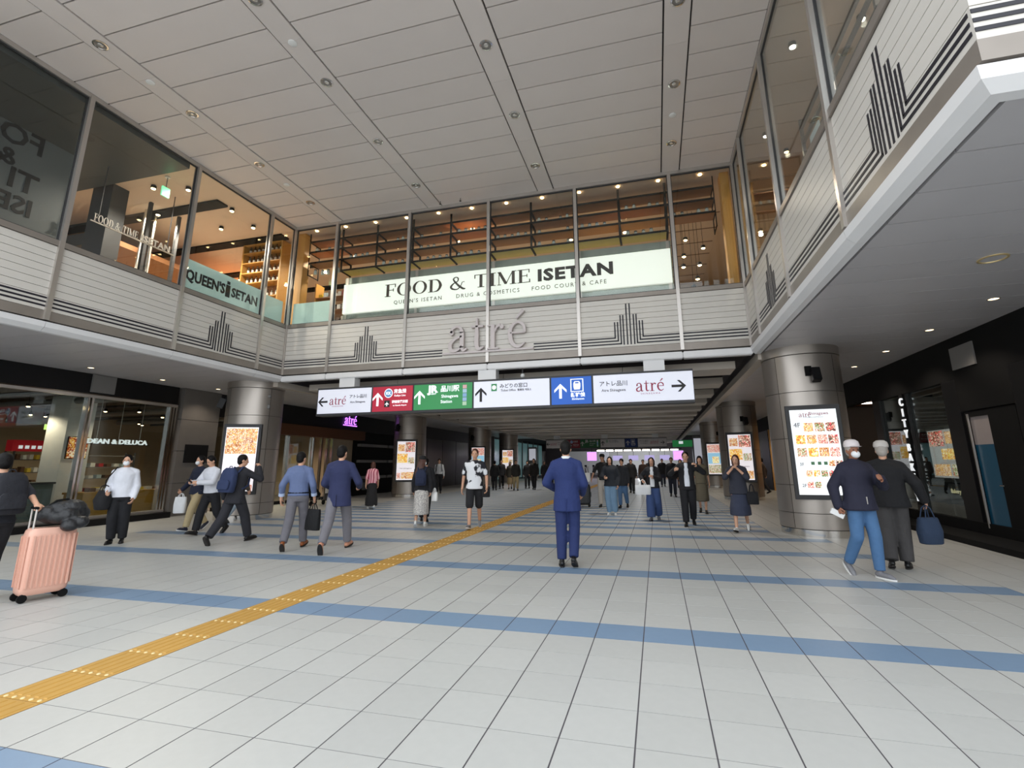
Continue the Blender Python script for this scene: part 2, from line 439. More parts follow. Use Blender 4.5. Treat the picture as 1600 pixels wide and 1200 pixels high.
for nm, mm in (('grey', M_tile), ('blue', M_blue)):
    h, g = .1955, .1972
    bm = bmesh.new()
    vs = [bm.verts.new(p) for p in ((-h, -g, -.003), (h, -g, -.003), (h, g, -.003), (-h, g, -.003), (-h, -g, 0), (h, -g, 0), (h, g, 0), (-h, g, 0))]
    for q in ((4, 5, 6, 7), (0, 1, 5, 4), (1, 2, 6, 5), (2, 3, 7, 6), (3, 0, 4, 7)): bm.faces.new([vs[i] for i in q])
    me = bpy.data.meshes.new('tile_' + nm); bm.to_mesh(me); bm.free(); me.materials.append(mm); tile_me[nm] = me
cells = []
for c in range(-36, 16):
    for r in range(-14, 112):
        if c == -10 and r > -13: continue
        ctr = ((c + .5) * T, (r + .5) * T, 0)
        u, v, z = pix(ctr)
        inside = z > .5 and -60 < u < 1660 and v < 1260
        cells.append((not inside, z, c, r))
cells.sort()
rest = MB()
for i, (o_, z, c, r) in enumerate(cells):
    x, y = (c + .5) * T, (r + .5) * T
    b = is_blue(c, r)
    if i < 300:
        o = bpy.data.objects.new('floor_tile', tile_me['blue' if b else 'grey']); COL.objects.link(o); o.location = (x, y, 0); o.parent = floor
    else:
        h, g = .1955, .1972
        rest.add([(x - h, y - g, -.003), (x + h, y - g, -.003), (x + h, y + g, -.003), (x - h, y + g, -.003), (x - h, y - g, 0), (x + h, y - g, 0), (x + h, y + g, 0), (x - h, y + g, 0)],
                 [(4, 5, 6, 7), (0, 1, 5, 4), (1, 2, 6, 5), (2, 3, 7, 6), (3, 0, 4, 7)], 1 if b else 0)
ro = rest.build('floor_tiling', [M_tile, M_blue], floor); ro['kind'] = 'stuff'
tm = MB().box(-.197, .197, -.197, .197, -.008, .001)
for k in range(5):
    x = -.15 + k * .075
    tm.add([(x - .02, -.15, .001), (x + .02, -.15, .001), (x + .02, .18, .001), (x - .02, .18, .001), (x - .013, -.145, .006), (x + .013, -.145, .006), (x + .013, .175, .006), (x - .013, .175, .006)],
           [(4, 5, 6, 7), (0, 1, 5, 4), (1, 2, 6, 5), (2, 3, 7, 6), (3, 0, 4, 7)], 0)
    tm.lathe([(.014, .001), (.011, .006), (.001, .007)], (x, -.178, 0), 8, 1)
tp = tm.build('tactile_tile', [M_tact, M_stud], floor, loc=(-9.5 * T, -12.5 * T, 0))
for r in range(-12, 96):
    o = tp.copy(); COL.objects.link(o); o.location = (-9.5 * T, (r + .5) * T, 0)

# ---------------------------------------------------------------- upper hall ceiling
ceil = struct('ceiling', 'grey metal panel ceiling with four recessed light channels')
MB().box(-30, 22, -1.3, 75, 9.15, 9.4).box(XL - .1, XR + .1, -1.3, YF + .1, ZC + .06, 9.15).build('ceiling_slab', M_cdark, ceil)  # broad top slab is an unseen roof added to keep sky light out
CH = (-8.72, -5.47, -2.23, 1.0)
bays = [(XL + .02, CH[0] - .22)] + [(CH[i] + .22, CH[i + 1] - .22) for i in range(3)] + [(CH[3] + .22, XR - .02)]
ys = [YF - .02] + [6.59 - .622 * k for k in range(13)]
for (x0, x1) in bays:
    for y1, y0 in zip(ys, ys[1:]):
        MB().box(x0 + .014, x1 - .014, y0 + .012, y1 - .012, ZC, ZC + .05).build('ceiling_panel', M_cpan, ceil)
for x in CH:
    for y1, y0 in ((YF - .02, 5.0), (5.0, 3.15), (3.15, 1.3), (1.3, -1.25)):
        MB().box(x - .205, x + .205, y0 + .002, y1 - .002, ZC - .012, ZC + .05).build('ceiling_channel', M_cpan, ceil)
dl = thing('downlight', 'x', 'downlight', (CH[0], 6.0, ZC - .012), 0, 'recessed downlights of the upper ceiling')
MB().lathe([(.115, 0), (.115, -.012), (.09, -.016), (.085, -.002)], (CH[0], 6.0, ZC - .012), 24).build('ring', M_chrome, dl, True)
MB().lathe([(.086, -.002), (.05, .0005), (.0005, .0005)], (CH[0], 6.0, ZC - .0135), 24).build('reflector', mat('reflector', (150, 146, 142), .3, metal=.6), dl, True)
MB().ell((CH[0], 6.0, ZC - .02), (.045, .045, .012)).build('lamp_lens', mat('lens', (210, 206, 200), .15, metal=.6), dl, True)
chn = ['beside the left windows', 'second from the left windows', 'second from the right windows', 'beside the right windows']
first = True
for i, x in enumerate(CH):
    for j, y in enumerate((6.0, 4.12, 2.28, .48)):
        lb = 'chrome downlight in ceiling channel %s, %s from the facade' % (chn[i], ORD[j])
        if first: dl['label'] = lb; first = False
        else: copy_tree(dl, TR(x - CH[0], y - 6.0, 0), lb)
n = 0
for x, y, lb in ((CH[0], 5.06, 'beside the left windows near the facade'), (CH[0], 1.38, 'beside the left windows far from the facade'), (CH[1], 1.34, 'second from the left windows'), (CH[3], 5.03, 'beside the right windows')):
    t = thing('ceiling_speaker', 'small white round cover in the ceiling channel ' + lb, 'speaker', (x, y, ZC - .012), 0, 'round white covers of the upper ceiling')
    MB().lathe([(.075, 0), (.075, -.012), (.06, -.018), (.0005, -.018)], (x, y, ZC - .012), 20).build('cover', M_white, t, True)

# ---------------------------------------------------------------- fascias with windows above (back, left and right)
def motif(u):
    """stepped-tower line motif: list of (u0,u1,z0,z1)"""
    xs = [-.33, -.26, -.19, -.125, -.04, .04, .125, .19, .26, .33]
    tops = [4.80, 4.80, 4.97, 4.97, 5.25, 5.25, 4.97, 4.97, 4.80, 4.80]
    bots = [4.40, 4.325, 4.25, 4.22, 4.22, 4.22, 4.22, 4.25, 4.325, 4.40]
    return [(u + x - .016, u + x + .016, b, t_) for x, t_, b in zip(xs, tops, bots)]
HL = (4.40, 4.325, 4.25)
WIN = [0]
def fascia(name, label, P, edges, motif_bays, nolines=(), lipcorner=(0, 0), wlabel=''):
    root = struct(name, label)
    def bx(mb, u0, u1, z0, z1, w0, w1):
        a, b = P(u0, z0, w0), P(u1, z1, w1)
        return mb.box(a[0], b[0], a[1], b[1], a[2], b[2])
    e0, e1 = edges[0], edges[-1]
    bx(MB(), e0, e1, 3.97, 5.40, -.12, -.035).build('backing', M_slatgap, root)
    bx(MB(), e0, e1, 4.0, 4.165, -.035, .012).build('bottom_band', M_bronze, root)
    bx(MB(), e0, e1, 8.56, ZC, -.08, .03).build('head_rail', M_alu, root)
    for i, (u0, u1) in enumerate(zip(edges, edges[1:])):
        a, b = u0 + (.04 if u0 != YB else .0), u1 - .04
        for k in range(7):
            z1 = 5.385 - .135 * k
            bx(MB(), a, b, z1 - .127, z1, -.035, 0).build('slat', M_slat, root)
        bx(MB(), a, b, 4.175, 4.44, -.035, 0).build('base_plate', M_slat, root)
        bx(MB(), a, b, 5.395, 5.50, -.09, .03).build('sill', M_bronze, root)
        lu0, lu1 = u0 + .003, u1 - .003
        if i == 0: lu0 += lipcorner[0]
        if i == len(edges) - 2: lu1 += lipcorner[1]
        if name == 'wall_back': bx(MB(), lu0, lu1, ZS, 3.96, -.16, .05).build('lip', M_lip, root, bevel=.02)
        else:
            lp_ = [(.05, 3.965), (.035, 3.87), (-.05, ZS), (-.15, ZS), (-.17, ZS + .02), (-.17, 3.965)]
            MB().rings([[P((u0 + .003) if u0 != YB else YB - w, z, w) for w, z in lp_], [P(u1 - .003, z, w) for w, z in lp_]]).build('lip', M_lip, root)
        um = (u0 + u1) / 2
        if i in motif_bays:
            for q in motif(um):
                bx(MB(), *q, 0, .006).build('motif_line', M_line, root)
            for s, (xa, xb) in ((-1, (a, um)), (1, (um, b))):
                for z, x in zip(HL, (.33, .26, .19)):
                    if s < 0: bx(MB(), a, um - x + .016, z - .016, z + .016, 0, .006).build('motif_line', M_line, root)
                    else: bx(MB(), um + x - .016, b, z - .016, z + .016, 0, .006).build('motif_line', M_line, root)
        else:
            la, lb_ = a, b
            if i in nolines: la, lb_ = nolines[i]
            for z in HL: bx(MB(), la, lb_, z - .016, z + .016, 0, .006).build('motif_line', M_line, root)
        WIN[0] += 1
        w = struct('window_%d' % WIN[0], 'tall clear window pane above the %s fascia, %s bay' % (wlabel, ORD[i]))
        bx(MB(), a, b, 5.5, 8.56, -.035, -.025).build('pane', M_glass, w)
        f = MB(); bx(f, a, a + .02, 5.5, 8.56, -.045, -.01); bx(f, b - .02, b, 5.5, 8.56, -.045, -.01); bx(f, a, b, 5.5, 5.525, -.045, -.01); bx(f, a, b, 8.535, 8.56, -.045, -.01)
        f.build('window_frame', M_dark, w)
    for u in edges:
        if u == YB: bx(MB(), u + .005, u + .06, 5.5, 8.6, -.09, -.002).build('mullion', M_alu, root); continue
        bx(MB(), u - .04, u + .04, 4.0, 8.6, -.09, .05).build('mullion', M_alu, root)
    return root
P_back = lambda u, z, w: (u, YF - w, z)
P_left = lambda u, z, w: (XL + w, u, z)
P_right = lambda u, z, w: (XR - w, u, z)
back = fascia('wall_back', 'pale slatted fascia over the concourse with stepped black line motifs', P_back, [XL, -8.65, -6.25, -3.85, -1.45, .95, XR], (1, 4), {2: (-6.21, -5.12), 3: (-2.62, -1.49)}, wlabel='back')
left = fascia('wall_left', 'pale slatted fascia along the left wing with stepped line motif', P_left, [YB, 1.34, 3.77, 6.2, YF], (0, 2), lipcorner=(.16, 0), wlabel='left')
right = fascia('wall_right', 'pale slatted fascia along the right wing with stepped line motifs', P_right, [YB, 1.3, 3.75, 6.15, YF], (0, 2), lipcorner=(.16, 0), wlabel='right')
# short end walls turning to the street; left one unseen, added to block light
for nm, x0, x1, lb in (('wall_front_right', XR, 9.0, 'daylit white end fascia of the right wing with three black lines'), ('wall_front_left', -17, XL, 'unseen end fascia of the left wing with three black lines, added to block light')):
    r_ = struct(nm, lb)
    MB().box(x0 + (.05 if x0 > 0 else 0), x1 - (.05 if x0 < 0 else 0), YB - .0, YB + .1, 3.97, 9.2).build('backing', M_dark, r_)
    for k in range(7):
        z1 = 5.385 - .135 * k
        MB().box(x0, x1, YB - .03, YB - .0, z1 - .127, z1).build('slat', M_slat, r_)
    MB().box(x0, x1, YB - .03, YB, 4.175, 4.44).build('base_plate', M_slat, r_)
    MB().box(x0 - .012, x1 + .012, YB - .042, YB, 4.0, 4.165).build('bottom_band', M_bronze, r_)
    MB().box(x0, x1, YB - .05, YB, 5.4, 5.5).build('sill', M_bronze, r_)
    lp_ = [(.05, 3.965), (.035, 3.87), (-.05, ZS), (-.15, ZS), (-.17, ZS + .02), (-.17, 3.965)]
    xa, xb = (lambda w: x0 - w, lambda w: x1) if x0 > 0 else (lambda w: x0, lambda w: x1 + w)
    MB().rings([[(xa(w), YB - w, z) for w, z in lp_], [(xb(w), YB - w, z) for w, z in lp_]]).build('lip', M_lip, r_)
    for z in HL: MB().box(x0, x1, YB - .036, YB - .03, z - .016, z + .016).build('motif_line', M_line, r_)
    MB().box(x0, x1, YB - .02, YB - .01, 5.5, 9.2).build('pane', M_glassm, r_)

# ---------------------------------------------------------------- lower soffits of both wings
def soffit(name, label, x0, x1, edge):
    r_ = struct(name, label)
    MB().box(x0 - (.12 if x0 > 0 else 0), x1 + (.12 if x0 < 0 else 0), YB + .08, 60, ZS + .05, 4.3).build('soffit_slab', M_cdark, r_)
    y = YB + .14; k = 0
    while y < 40:
        d = .622 if y < 12 else 2.488
        MB().box(x0, x1, y + .009, y + d - .009, ZS + .012, ZS + .055).build('soffit_panel', M_soff, r_)
        y += d
    return r_
soffit('ceiling_left', 'smooth grey panelled soffit over the left shopfront', -14.3, XL - .2, XL)
soffit('ceiling_right', 'smooth grey panelled soffit over the right shopfront', XR + .2, 9.5, XR)
sd = None
for side, x in (('left', -13.02), ('right', 5.27)):
    for j, y in enumerate((.4, 2.26, 4.1, 5.95, 7.8, 9.66)):
        lb = 'small warm downlight in the %s soffit, %s from the street side' % (side, ORD[j])
        if sd is None:
            sd = thing('soffit_downlight', lb, 'downlight', (x, y, ZS + .012), 0, 'downlights of the lower soffits')
            MB().lathe([(.085, 0), (.085, -.006), (.066, -.008), (.064, -.001)], (x, y, ZS + .012), 20).build('ring', M_alu, sd, True)
            MB().lathe([(.065, -.002), (.0005, -.003)], (x, y, ZS + .012), 20).build('lamp_lens', mat('warm_lens', (255, 226, 180), .3, var=0, emit=3.2), sd, True)
            s0 = (x, y)
        else: copy_tree(sd, TR(x - s0[0], y - s0[1], 0), lb)
        if y > 3:
            ld = bpy.data.lights.new('soffit_spot', 'SPOT'); ld.energy = 34; ld.color = (1, .86, .7); ld.spot_size = 2.2; ld.spot_blend = .6; ld.shadow_soft_size = .06
            lo = bpy.data.objects.new('soffit_spot', ld); COL.objects.link(lo); lo.location = (x, y, ZS - .03)

rr_ = thing('recessed_ring', 'large round recessed ring with painted warm light in the right soffit near the street', 'downlight', (4.28, 2.26, ZS + .012))
MB().lathe([(.15, .003), (.15, -.008), (.125, -.01), (.12, .003)], (4.28, 2.26, ZS + .01), 28).build('ring', mat('ring_caught_light', (230, 206, 150), .3, metal=.5), rr_, True)  # warm tone imitates light caught by the aluminium ring
MB().lathe([(.12, .0), (.0005, -.001)], (4.28, 2.26, ZS + .01), 28).build('cover', M_soff, rr_, True)
# ---------------------------------------------------------------- corridor ceiling: dark slab with broad metal baffles
cc = struct('ceiling_corridor', 'stepped metal baffle ceiling of the deep station corridor')
MB().box(XL - .2, XR + .2, YF + .02, 62, 4.0, 4.3).build('ceiling_slab', M_cdark, cc)
MB().box(XL - .35, XL - .15, YF + .05, 60, 3.68, 4.0).build('edge_beam', M_beam, cc)
MB().box(XR + .1, XR + .3, YF + .05, 60, 3.68, 4.0).build('edge_beam', M_beam, cc)
for k in range(20):
    y0 = 8.1 + 2.4 * k
    xs = [XL + .25, -6.9 - .25 * (k % 3), -3.7 + .3 * (k % 2), -.5 - .2 * (k % 3), XR - .25]
    for a, b in zip(xs, xs[1:]):
        MB().box(a + .006, b - .006, y0, y0 + .95, 3.66, 3.84).build('baffle', M_beam, cc)
    MB().box(XL + .25, XR - .25, y0 + .06, y0 + .9, 3.84, 4.0).build('baffle_core', M_cdark, cc)
# corridor lamps: warm-white slots between baffles
for k in range(0, 18):
    for x in (-7.4, -.4):
        y = 9.5 + 2.4 * k
        if k % 2 == 0:
            t = thing('corridor_downlight', 'slim ceiling lamp between corridor baffles, row %s %s side' % (ORD[k // 2], 'left' if x < -3 else 'right'), 'downlight', (x, y, 4.0), 0, 'corridor ceiling lamps')
            MB().lathe([(.1, 0), (.1, -.04), (.08, -.045), (.0005, -.045)], (x, y, 4.0), 16).build('lamp_body', M_bulbw, t, True)
            ld = bpy.data.lights.new('corridor_spot', 'SPOT'); ld.energy = 170; ld.color = (1, .92, .82); ld.spot_size = 2.4; ld.spot_blend = .8; ld.shadow_soft_size = .1
            lo = bpy.data.objects.new('corridor_spot', ld); COL.objects.link(lo); lo.location = (x, y, 3.9)

# ---------------------------------------------------------------- round columns clad in steel sheets
def column(x, y, a_face, label, near):
    r_ = struct('column', label, (x, y, 0))
    R = .75
    MB().cyl((x, y, 0), (x, y, ZS + .06), R - .03, n=40).build('core', M_slatgap, r_, True)
    rows = [(.14, .44), (.44, .98), (.98, 1.9), (1.9, 2.84), (2.84, 3.62)] if near else [(.14, .98), (.98, 1.9), (1.9, 2.84), (2.84, 3.62)]
    nseg = 4
    for z0, z1 in rows:
        for k in range(nseg):
            a0 = a_face + PI / 4 + k * PI / 2; a1 = a0 + PI / 2
            g = .008
            MB().lathe([(R - .028, z0 + .006), (R, z0 + .006), (R, z1 - .006), (R - .028, z1 - .006)], (x, y, 0), 12 if near else 7, 0, a0 + g, a1 - g).build('cladding_sheet', M_steel, r_, True)
    MB().lathe([(R - .05, 0), (R - .01, 0), (R - .01, .13), (R - .05, .13)], (x, y, 0), 40).build('base_ring', M_chrome, r_, True)
    MB().lathe([(R - .05, 3.63), (R + .015, 3.63), (R + .015, ZS + .02), (R - .05, ZS + .02)], (x, y, 0), 40).build('cap_ring', M_steel, r_, True)
    return r_
COLS = [(3.38, 7.3, 'nearest round steel column on the right carrying the floor directory'), (-11.2, 7.45, 'nearest round steel column on the left by the glass shopfront'),
        (3.45, 17.2, 'second round steel column on the right inside the corridor'), (-11.1, 17.0, 'second round steel column on the left inside the corridor'),
        (3.6, 27.5, 'third round steel column on the right deep in the corridor'), (-11.1, 26.8, 'third round steel column on the left deep in the corridor'), (-11.1, 33.5, 'farthest round steel column on the left of the corridor')]
for i, (x, y, lb) in enumerate(COLS):
    column(x, y, -PI / 2 - (.12 if x > 0 else -.5), lb, i < 2)
# ---------------------------------------------------------------- lamps used inside the shops
def lamp(name, label, x, y, z, energy, group, m=None, color=(1, .82, .6), r=.05, drop=.0, light=True):
    """small spot lamp: stem from the ceiling, can, glowing lens"""
    t = thing(name, label, 'lamp', (x, y, z), 0, group)
    if drop: MB().cyl((x, y, z + .08), (x, y, z + .08 + drop), .006, n=6).build('stem', M_matblack, t)
    MB().lathe([(.0005, .09), (r * 1.0, .085), (r * 1.15, .0), (r * .95, 0), (r * .9, .02)], (x, y, z), 12).build('lamp_can', M_matblack, t, True)
    MB().ell((x, y, z + .002), (r * .9, r * .9, r * .45), None, 10, 6).build('lens', m or M_bulb, t, True)
    if light:
        ld = bpy.data.lights.new(name + '_light', 'SPOT'); ld.energy = energy; ld.color = color; ld.shadow_soft_size = .05; ld.spot_size = 2.7; ld.spot_blend = .5
        lo = bpy.data.objects.new(name + '_light', ld); COL.objects.link(lo); lo.location = (x, y, z - .09)
    return t

# ================================================================ LEFT GROUND SHOP
X0 = -13.9
ls = struct('wall_left_shopfront', 'black framed glass shopfront under the left wing')
MB().box(X0 - .12, X0 + .05, YB, 7.2, 3.3, 3.86).build('header_band', M_black, ls)
MB().box(X0 - .05, X0 + .08, YB, 7.2, 3.2, 3.27).build('header_rail', M_alu, ls)
MB().box(X0 - .3, X0 + .38, YB, 7.2, 0, .16).build('plinth', M_black, ls)
MB().box(X0 - .1, X0 + .1, YB, 7.2, .16, .22).build('bottom_rail', M_alu, ls)
MB().box(X0 + .05, X0 + .1, 4.72, 5.3, 3.34, 3.8).build('header_plate', M_grey, ls)
for y in (-.2, 2.3, 4.78, 7.14):
    for d in ((-.05, .05) if y < 7 else (-.14, -.05, .04)):
        MB().box(X0 - .06, X0 + .07, y + d - .025, y + d + .025, .22, 3.2).build('mullion', M_chrome, ls)
for k, (a, b) in enumerate(((-.14, 2.24), (2.36, 4.72), (4.84, 6.98))):
    w = struct('window_%d' % (20 + k), 'large shop window pane of the left glass shopfront, %s from the street' % ORD[k])
    MB().box(X0 - .012, X0, a, b, .22, 3.2).build('pane', M_glassd, w)
# stone pier and recessed second shop behind the column
pier = struct('wall_left_pier', 'grey stone pier at the end of the left shop window')
for z0, z1 in ((0, .95), (.95, 1.9), (1.9, 2.85), (2.85, 3.86)):
    MB().box(X0 - .3, X0 + .16, 7.3, 8.65, z0 + .004, z1 - .004).build('stone_slab', mat('pier_stone', (104, 100, 96), .3, var=.1), pier, bevel=.004)
MB().box(X0 + .16, X0 + .2, 7.55, 8.35, 1.55, 2.1).build('display_panel', M_black, pier)
ls2 = struct('wall_left_arcade', 'dark shopfront wall running down the left of the corridor')
MB().box(X0 - .15, X0 + .05, 8.65, 60, 3.05, 3.86).build('header_band', M_black, ls2)
MB().box(X0 - .1, X0 + .25, 9.6, 17.2, 2.62, 3.05).build('copper_band', mat('copper_band', (92, 54, 28), .5, metal=.3), ls2)
MB().box(X0 - .12, X0 - .02, 9.0, 14.9, .0, .12).build('plinth', M_black, ls2)
for k, (a, b) in enumerate(((8.7, 10.3), (10.36, 12.2), (12.26, 13.6))):
    w = struct('window_%d' % (23 + k), 'warm lit shop pane behind the left column, %s from the stone pier' % ORD[k])
    MB().box(X0 - .05, X0 - .04, a, b, .12, 3.05).build('pane', M_glassd, w)
for y in (12.2, 13.66, 14.2, 14.6, 14.95):
    MB().box(X0 - .05, X0 + .06, y - .03, y + .03, 0, 2.62).build('door_post', M_chrome, ls2)
MB().box(X0 - .4, X0 - .3, 14.95, 17.0, 0, 2.62).build('inner_panel', M_plaster, ls2)
MB().box(X0 - .3, X0 - .1, 17.0, 22.4, 0, 3.05).build('dark_panel', M_matblack, ls2)
for z in (.78, 1.56, 2.34):
    for a, b in ((17.1, 19.6), (19.75, 22.2)):
        MB().box(X0 - .1, X0 + .12, a, b, z, z + .13).build('display_ledge', M_grey, ls2)
for y in (22.4, 24.8, 27.2, 29.6, 32., 34.4):
    MB().box(X0 - .25, X0 - .05, y + .03, y + 2.37, 0, 3.05).build('dark_panel', mat('dark_panel', (44, 42, 42), .3), ls2)
# interior of the left shops
shell('wall_shop_rear', 'beige plaster rear wall of the left shop', [(-23.4, -23.2, -3, 24, 0, 3.9)], M_plaster)
shell('wall_shop_front', 'beige plaster side wall of the left shop toward the street', [(-23.2, X0 - .2, -3, -2.8, 0, 3.9)], M_plaster)
shell('wall_shop_back', 'beige plaster wall closing the left shop toward the corridor', [(-23.2, X0 - .4, 17.1, 17.3, 0, 3.9)], M_plaster)
shell('ceiling_shop', 'dark open ceiling of the left shop', [(-23.2, X0 - .14, -2.8, 17, 3.5, 3.6)], mat('shop_ceiling', (74, 66, 58), .8, var=.2))
shell('floor_shop', 'grey floor inside the left shop', [(-23.2, X0 - .3, -2.8, 17, -.004, .012)], M_darkfl)
for k in range(9):
    y = 1.5 + k * 1.5
    o = MB().cyl((-22.8, y, 3.36), (X0 - .5, y, 3.36), .05 + .05 * (k % 2), n=10)
    for xx in (-21, -18, -15): o.cyl((xx, y, 3.36), (xx, y, 3.5), .01, n=6)
    tag(o.build('ceiling_pipe', M_grey if k % 2 else M_dark, None, True), 'round duct under the left shop ceiling, %s from the street' % ORD[k], 'duct', 'ducts of the left shop')
shell('column_shop', 'square white pillar standing inside the left shop', [(-17.0, -16.2, 5.85, 6.55, 0.012, 3.5)], M_white)
for i, (x, y) in enumerate(((-17.0, 5.3), (-19.6, 6.9), (-19.9, 7.5), (-19.7, 7.9), (-19.7, 8.5), (-16.4, 6.95), (-15.6, 7.4), (-20.6, 11.4), (-20.0, 10.8), (-16.6, 9.0), (-16.9, 9.8), (-16., 3.4))):
    lamp('track_spot', 'warm track spotlight under the left shop ceiling, %s of the row' % ORD[i], x, y, 3.14, 60, 'spotlights of the left shop', drop=.28, light=i % 2 == 0)
for i, (x, y) in enumerate(((-16.2, 10.3), (-16.6, 12.2), (-16.4, 14.2))):
    lamp('shop_spot', 'warm spotlight behind the recessed left doors, %s from the pier' % ORD[i], x, y, 3.14, 120, 'spotlights behind the left doors', drop=.28)
# counters, shelving and goods
def counter(label, x0, x1, y0, y1, h, mb_, mt_):
    t = thing('shop_counter', label, 'counter', ((x0 + x1) / 2, (y0 + y1) / 2, 0.012))
    MB().box(x0, x1, y0, y1, .1, h - .05).build('body', mb_, t)
    MB().box(x0 + .04, x1 - .04, y0 + .04, y1 - .04, .012, .1).build('kick_plate', M_matblack, t)
    MB().box(x0 - .03, x1 + .03, y0 - .03, y1 + .03, h - .05, h).build('worktop', mt_, t)
    return t
counter('dark green-grey service counter behind the shop glass', -15.3, -14.7, 2.9, 4.85, 1.08, mat('slate', (78, 84, 80), .6), M_dark)
counter('long yellow wooden display counter inside the shop window', -15.2, -14.5, 5.45, 8.3, .78, M_woodyel, M_woodyel)
counter('low wooden bench with boxes behind the glass shop window', -16.6, -15.9, 7.0, 9.6, .55, M_woodyel, M_woodboard)
def shelving(label, x, y0, y1, z1, levels, m, group, gm):
    t = thing('shelf_unit', label, 'shelf', (x, (y0 + y1) / 2, .012))
    for y in (y0, y1):
        for dx in (-.2, .2): MB().box(x + dx - .02, x + dx + .02, y - .02, y + .02, .012, z1).build('upright', M_dark, t)
    for z in levels: MB().box(x - .22, x + .22, y0, y1, z - .02, z).build('board', m, t)
    return t
shelving('tall dark shelf unit of packaged goods at the back of the shop', -19.3, 6.4, 8.0, 1.95, (.5, .9, 1.3, 1.7), M_dark, '', None)
shelving('open shelf of tableware beside the white pillar', -17.0, 6.75, 8.4, 1.9, (.7, 1.1, 1.45, 1.8), M_grey, '', None)
red = thing('red_banner', 'red lit shelf banner above the packaged goods', 'banner', (-19.3, 7.2, 1.97))
MB().box(-19.45, -19.15, 6.35, 8.05, 1.953, 2.3).build('banner_board', mat('red_board', (150, 22, 30), .5, emit=.25), red)
for k in range(9): MB().box(-19.14, -19.12, 6.5 + k * .17, 6.6 + k * .17, 2.03, 2.13).build('white_mark', M_letterw, red)
pic = thing('picture_panel', 'orange food picture panel on the white pillar', 'picture', (-16.1, 6.2, 1.9))
MB().box(-16.17, -16.15, 5.95, 6.45, 1.7, 2.3).build('print', photo_mat('food_print', [(200, 110, 30), (230, 180, 90), (150, 50, 20), (240, 220, 190)], 8, .4), pic)
MB().box(-16.2, -16.17, 5.93, 6.47, 1.68, 2.32).build('frame', M_dark, pic)
colr = [(210, 206, 196), (170, 30, 34), (216, 186, 60), (180, 196, 200), (90, 60, 40), (230, 226, 220)]
GM = [mat('goods_%d' % i, c, .5) for i, c in enumerate(colr)]
idx = 0
def goods(x, y0, y1, z, n, label, group, h=.16, w=.1):
    for k in range(n):
        y = y0 + (y1 - y0) * (k + .5) / n
        hh = h * random.uniform(.7, 1.15)
        o = MB().box(x - .08, x + .1, y - w / 2, y + w / 2, z, z + hh)
        o = o.build('goods_box', random.choice(GM), None, bevel=.006)
        tag(o, label % ORD[k] if '%s' in label else label, 'box', group)
for z, s in ((.5, 'lowest'), (.9, 'second'), (1.3, 'third'), (1.7, 'top')):
    goods(-19.3, 6.5, 7.9, z, 8, '%%s small packaged box on the %s board of the dark shop shelf' % s, 'boxes on the %s shop shelf board' % s)
for z, s in ((.7, 'lowest'), (1.1, 'second'), (1.45, 'third')):
    goods(-17.0, 6.85, 8.3, z, 6, '%%s pale dish on the %s board beside the pillar' % s, 'tableware on the %s board' % s, .12, .14)
goods(-14.85, 5.7, 8.1, .78, 9, 'flat food tray on the yellow wooden counter, %s from the street', 'trays on the wooden counter', .09, .18)
goods(-16.2, 7.2, 9.4, .55, 7, '%s gift box on the low wooden bench in the shop', 'boxes on the low bench', .22, .22)
ex = thing('exit_sign', 'green and white exit sign hung in the left shop', 'sign', (-19.5, 7.45, 2.68))
MB().box(-19.53, -19.5, 7.3, 7.6, 2.68, 2.86).build('sign_box', mat('exit_green', (190, 220, 120), .4, emit=1.2), ex)
MB().prism([(-.08, 0), (0, .06), (0, .02), (.09, .02), (.09, -.02), (0, -.02), (0, -.06)], lambda u, v, d: (-19.5 + d, 7.45 + u, 2.77 + v), 0, .004).build('arrow', mat('exit_dark', (40, 90, 50), .5), ex)
MB().cyl((-19.515, 7.45, 2.86), (-19.515, 7.45, 3.5), .01, n=6).build('rod', M_grey, ex)
bn = thing('hanging_banner', 'pale blue-grey fabric banner hung from the shop ceiling', 'banner', (-19.6, 6.8, 2.84))
MB().box(-19.62, -19.6, 6.3, 7.25, 2.84, 3.4).build('cloth', mat('banner_cloth', (120, 132, 142), .8), bn)
MB().cyl((-19.61, 6.25, 3.42), (-19.61, 7.3, 3.42), .015, n=8).build('rail', M_grey, bn)
for y in (6.3, 7.25): MB().cyl((-19.61, y, 3.42), (-19.61, y, 3.52), .008, n=6).build('rod', M_grey, bn)
# DEAN & DELUCA hanging letters
dd = thing('hanging_shop_sign', 'white glowing capital letters hung on three rods behind the shop glass', 'sign', (-14.15, 5.85, 2.04))
text('lettering', 'DEAN & DELUCA', .168, M_letterw, dd, F_LEFT(-14.15, 5.87, 2.06), .012, bold=.006, sx=1.24)
MB().box(-14.17, -14.155, 5.0, 6.75, 2.035, 2.05).build('letter_rail', M_dark, dd)
for y in (5.3, 5.87, 6.45): MB().cyl((-14.16, y, 2.05), (-14.16, y, 3.5), .008, n=6).build('rod', M_alu, dd)
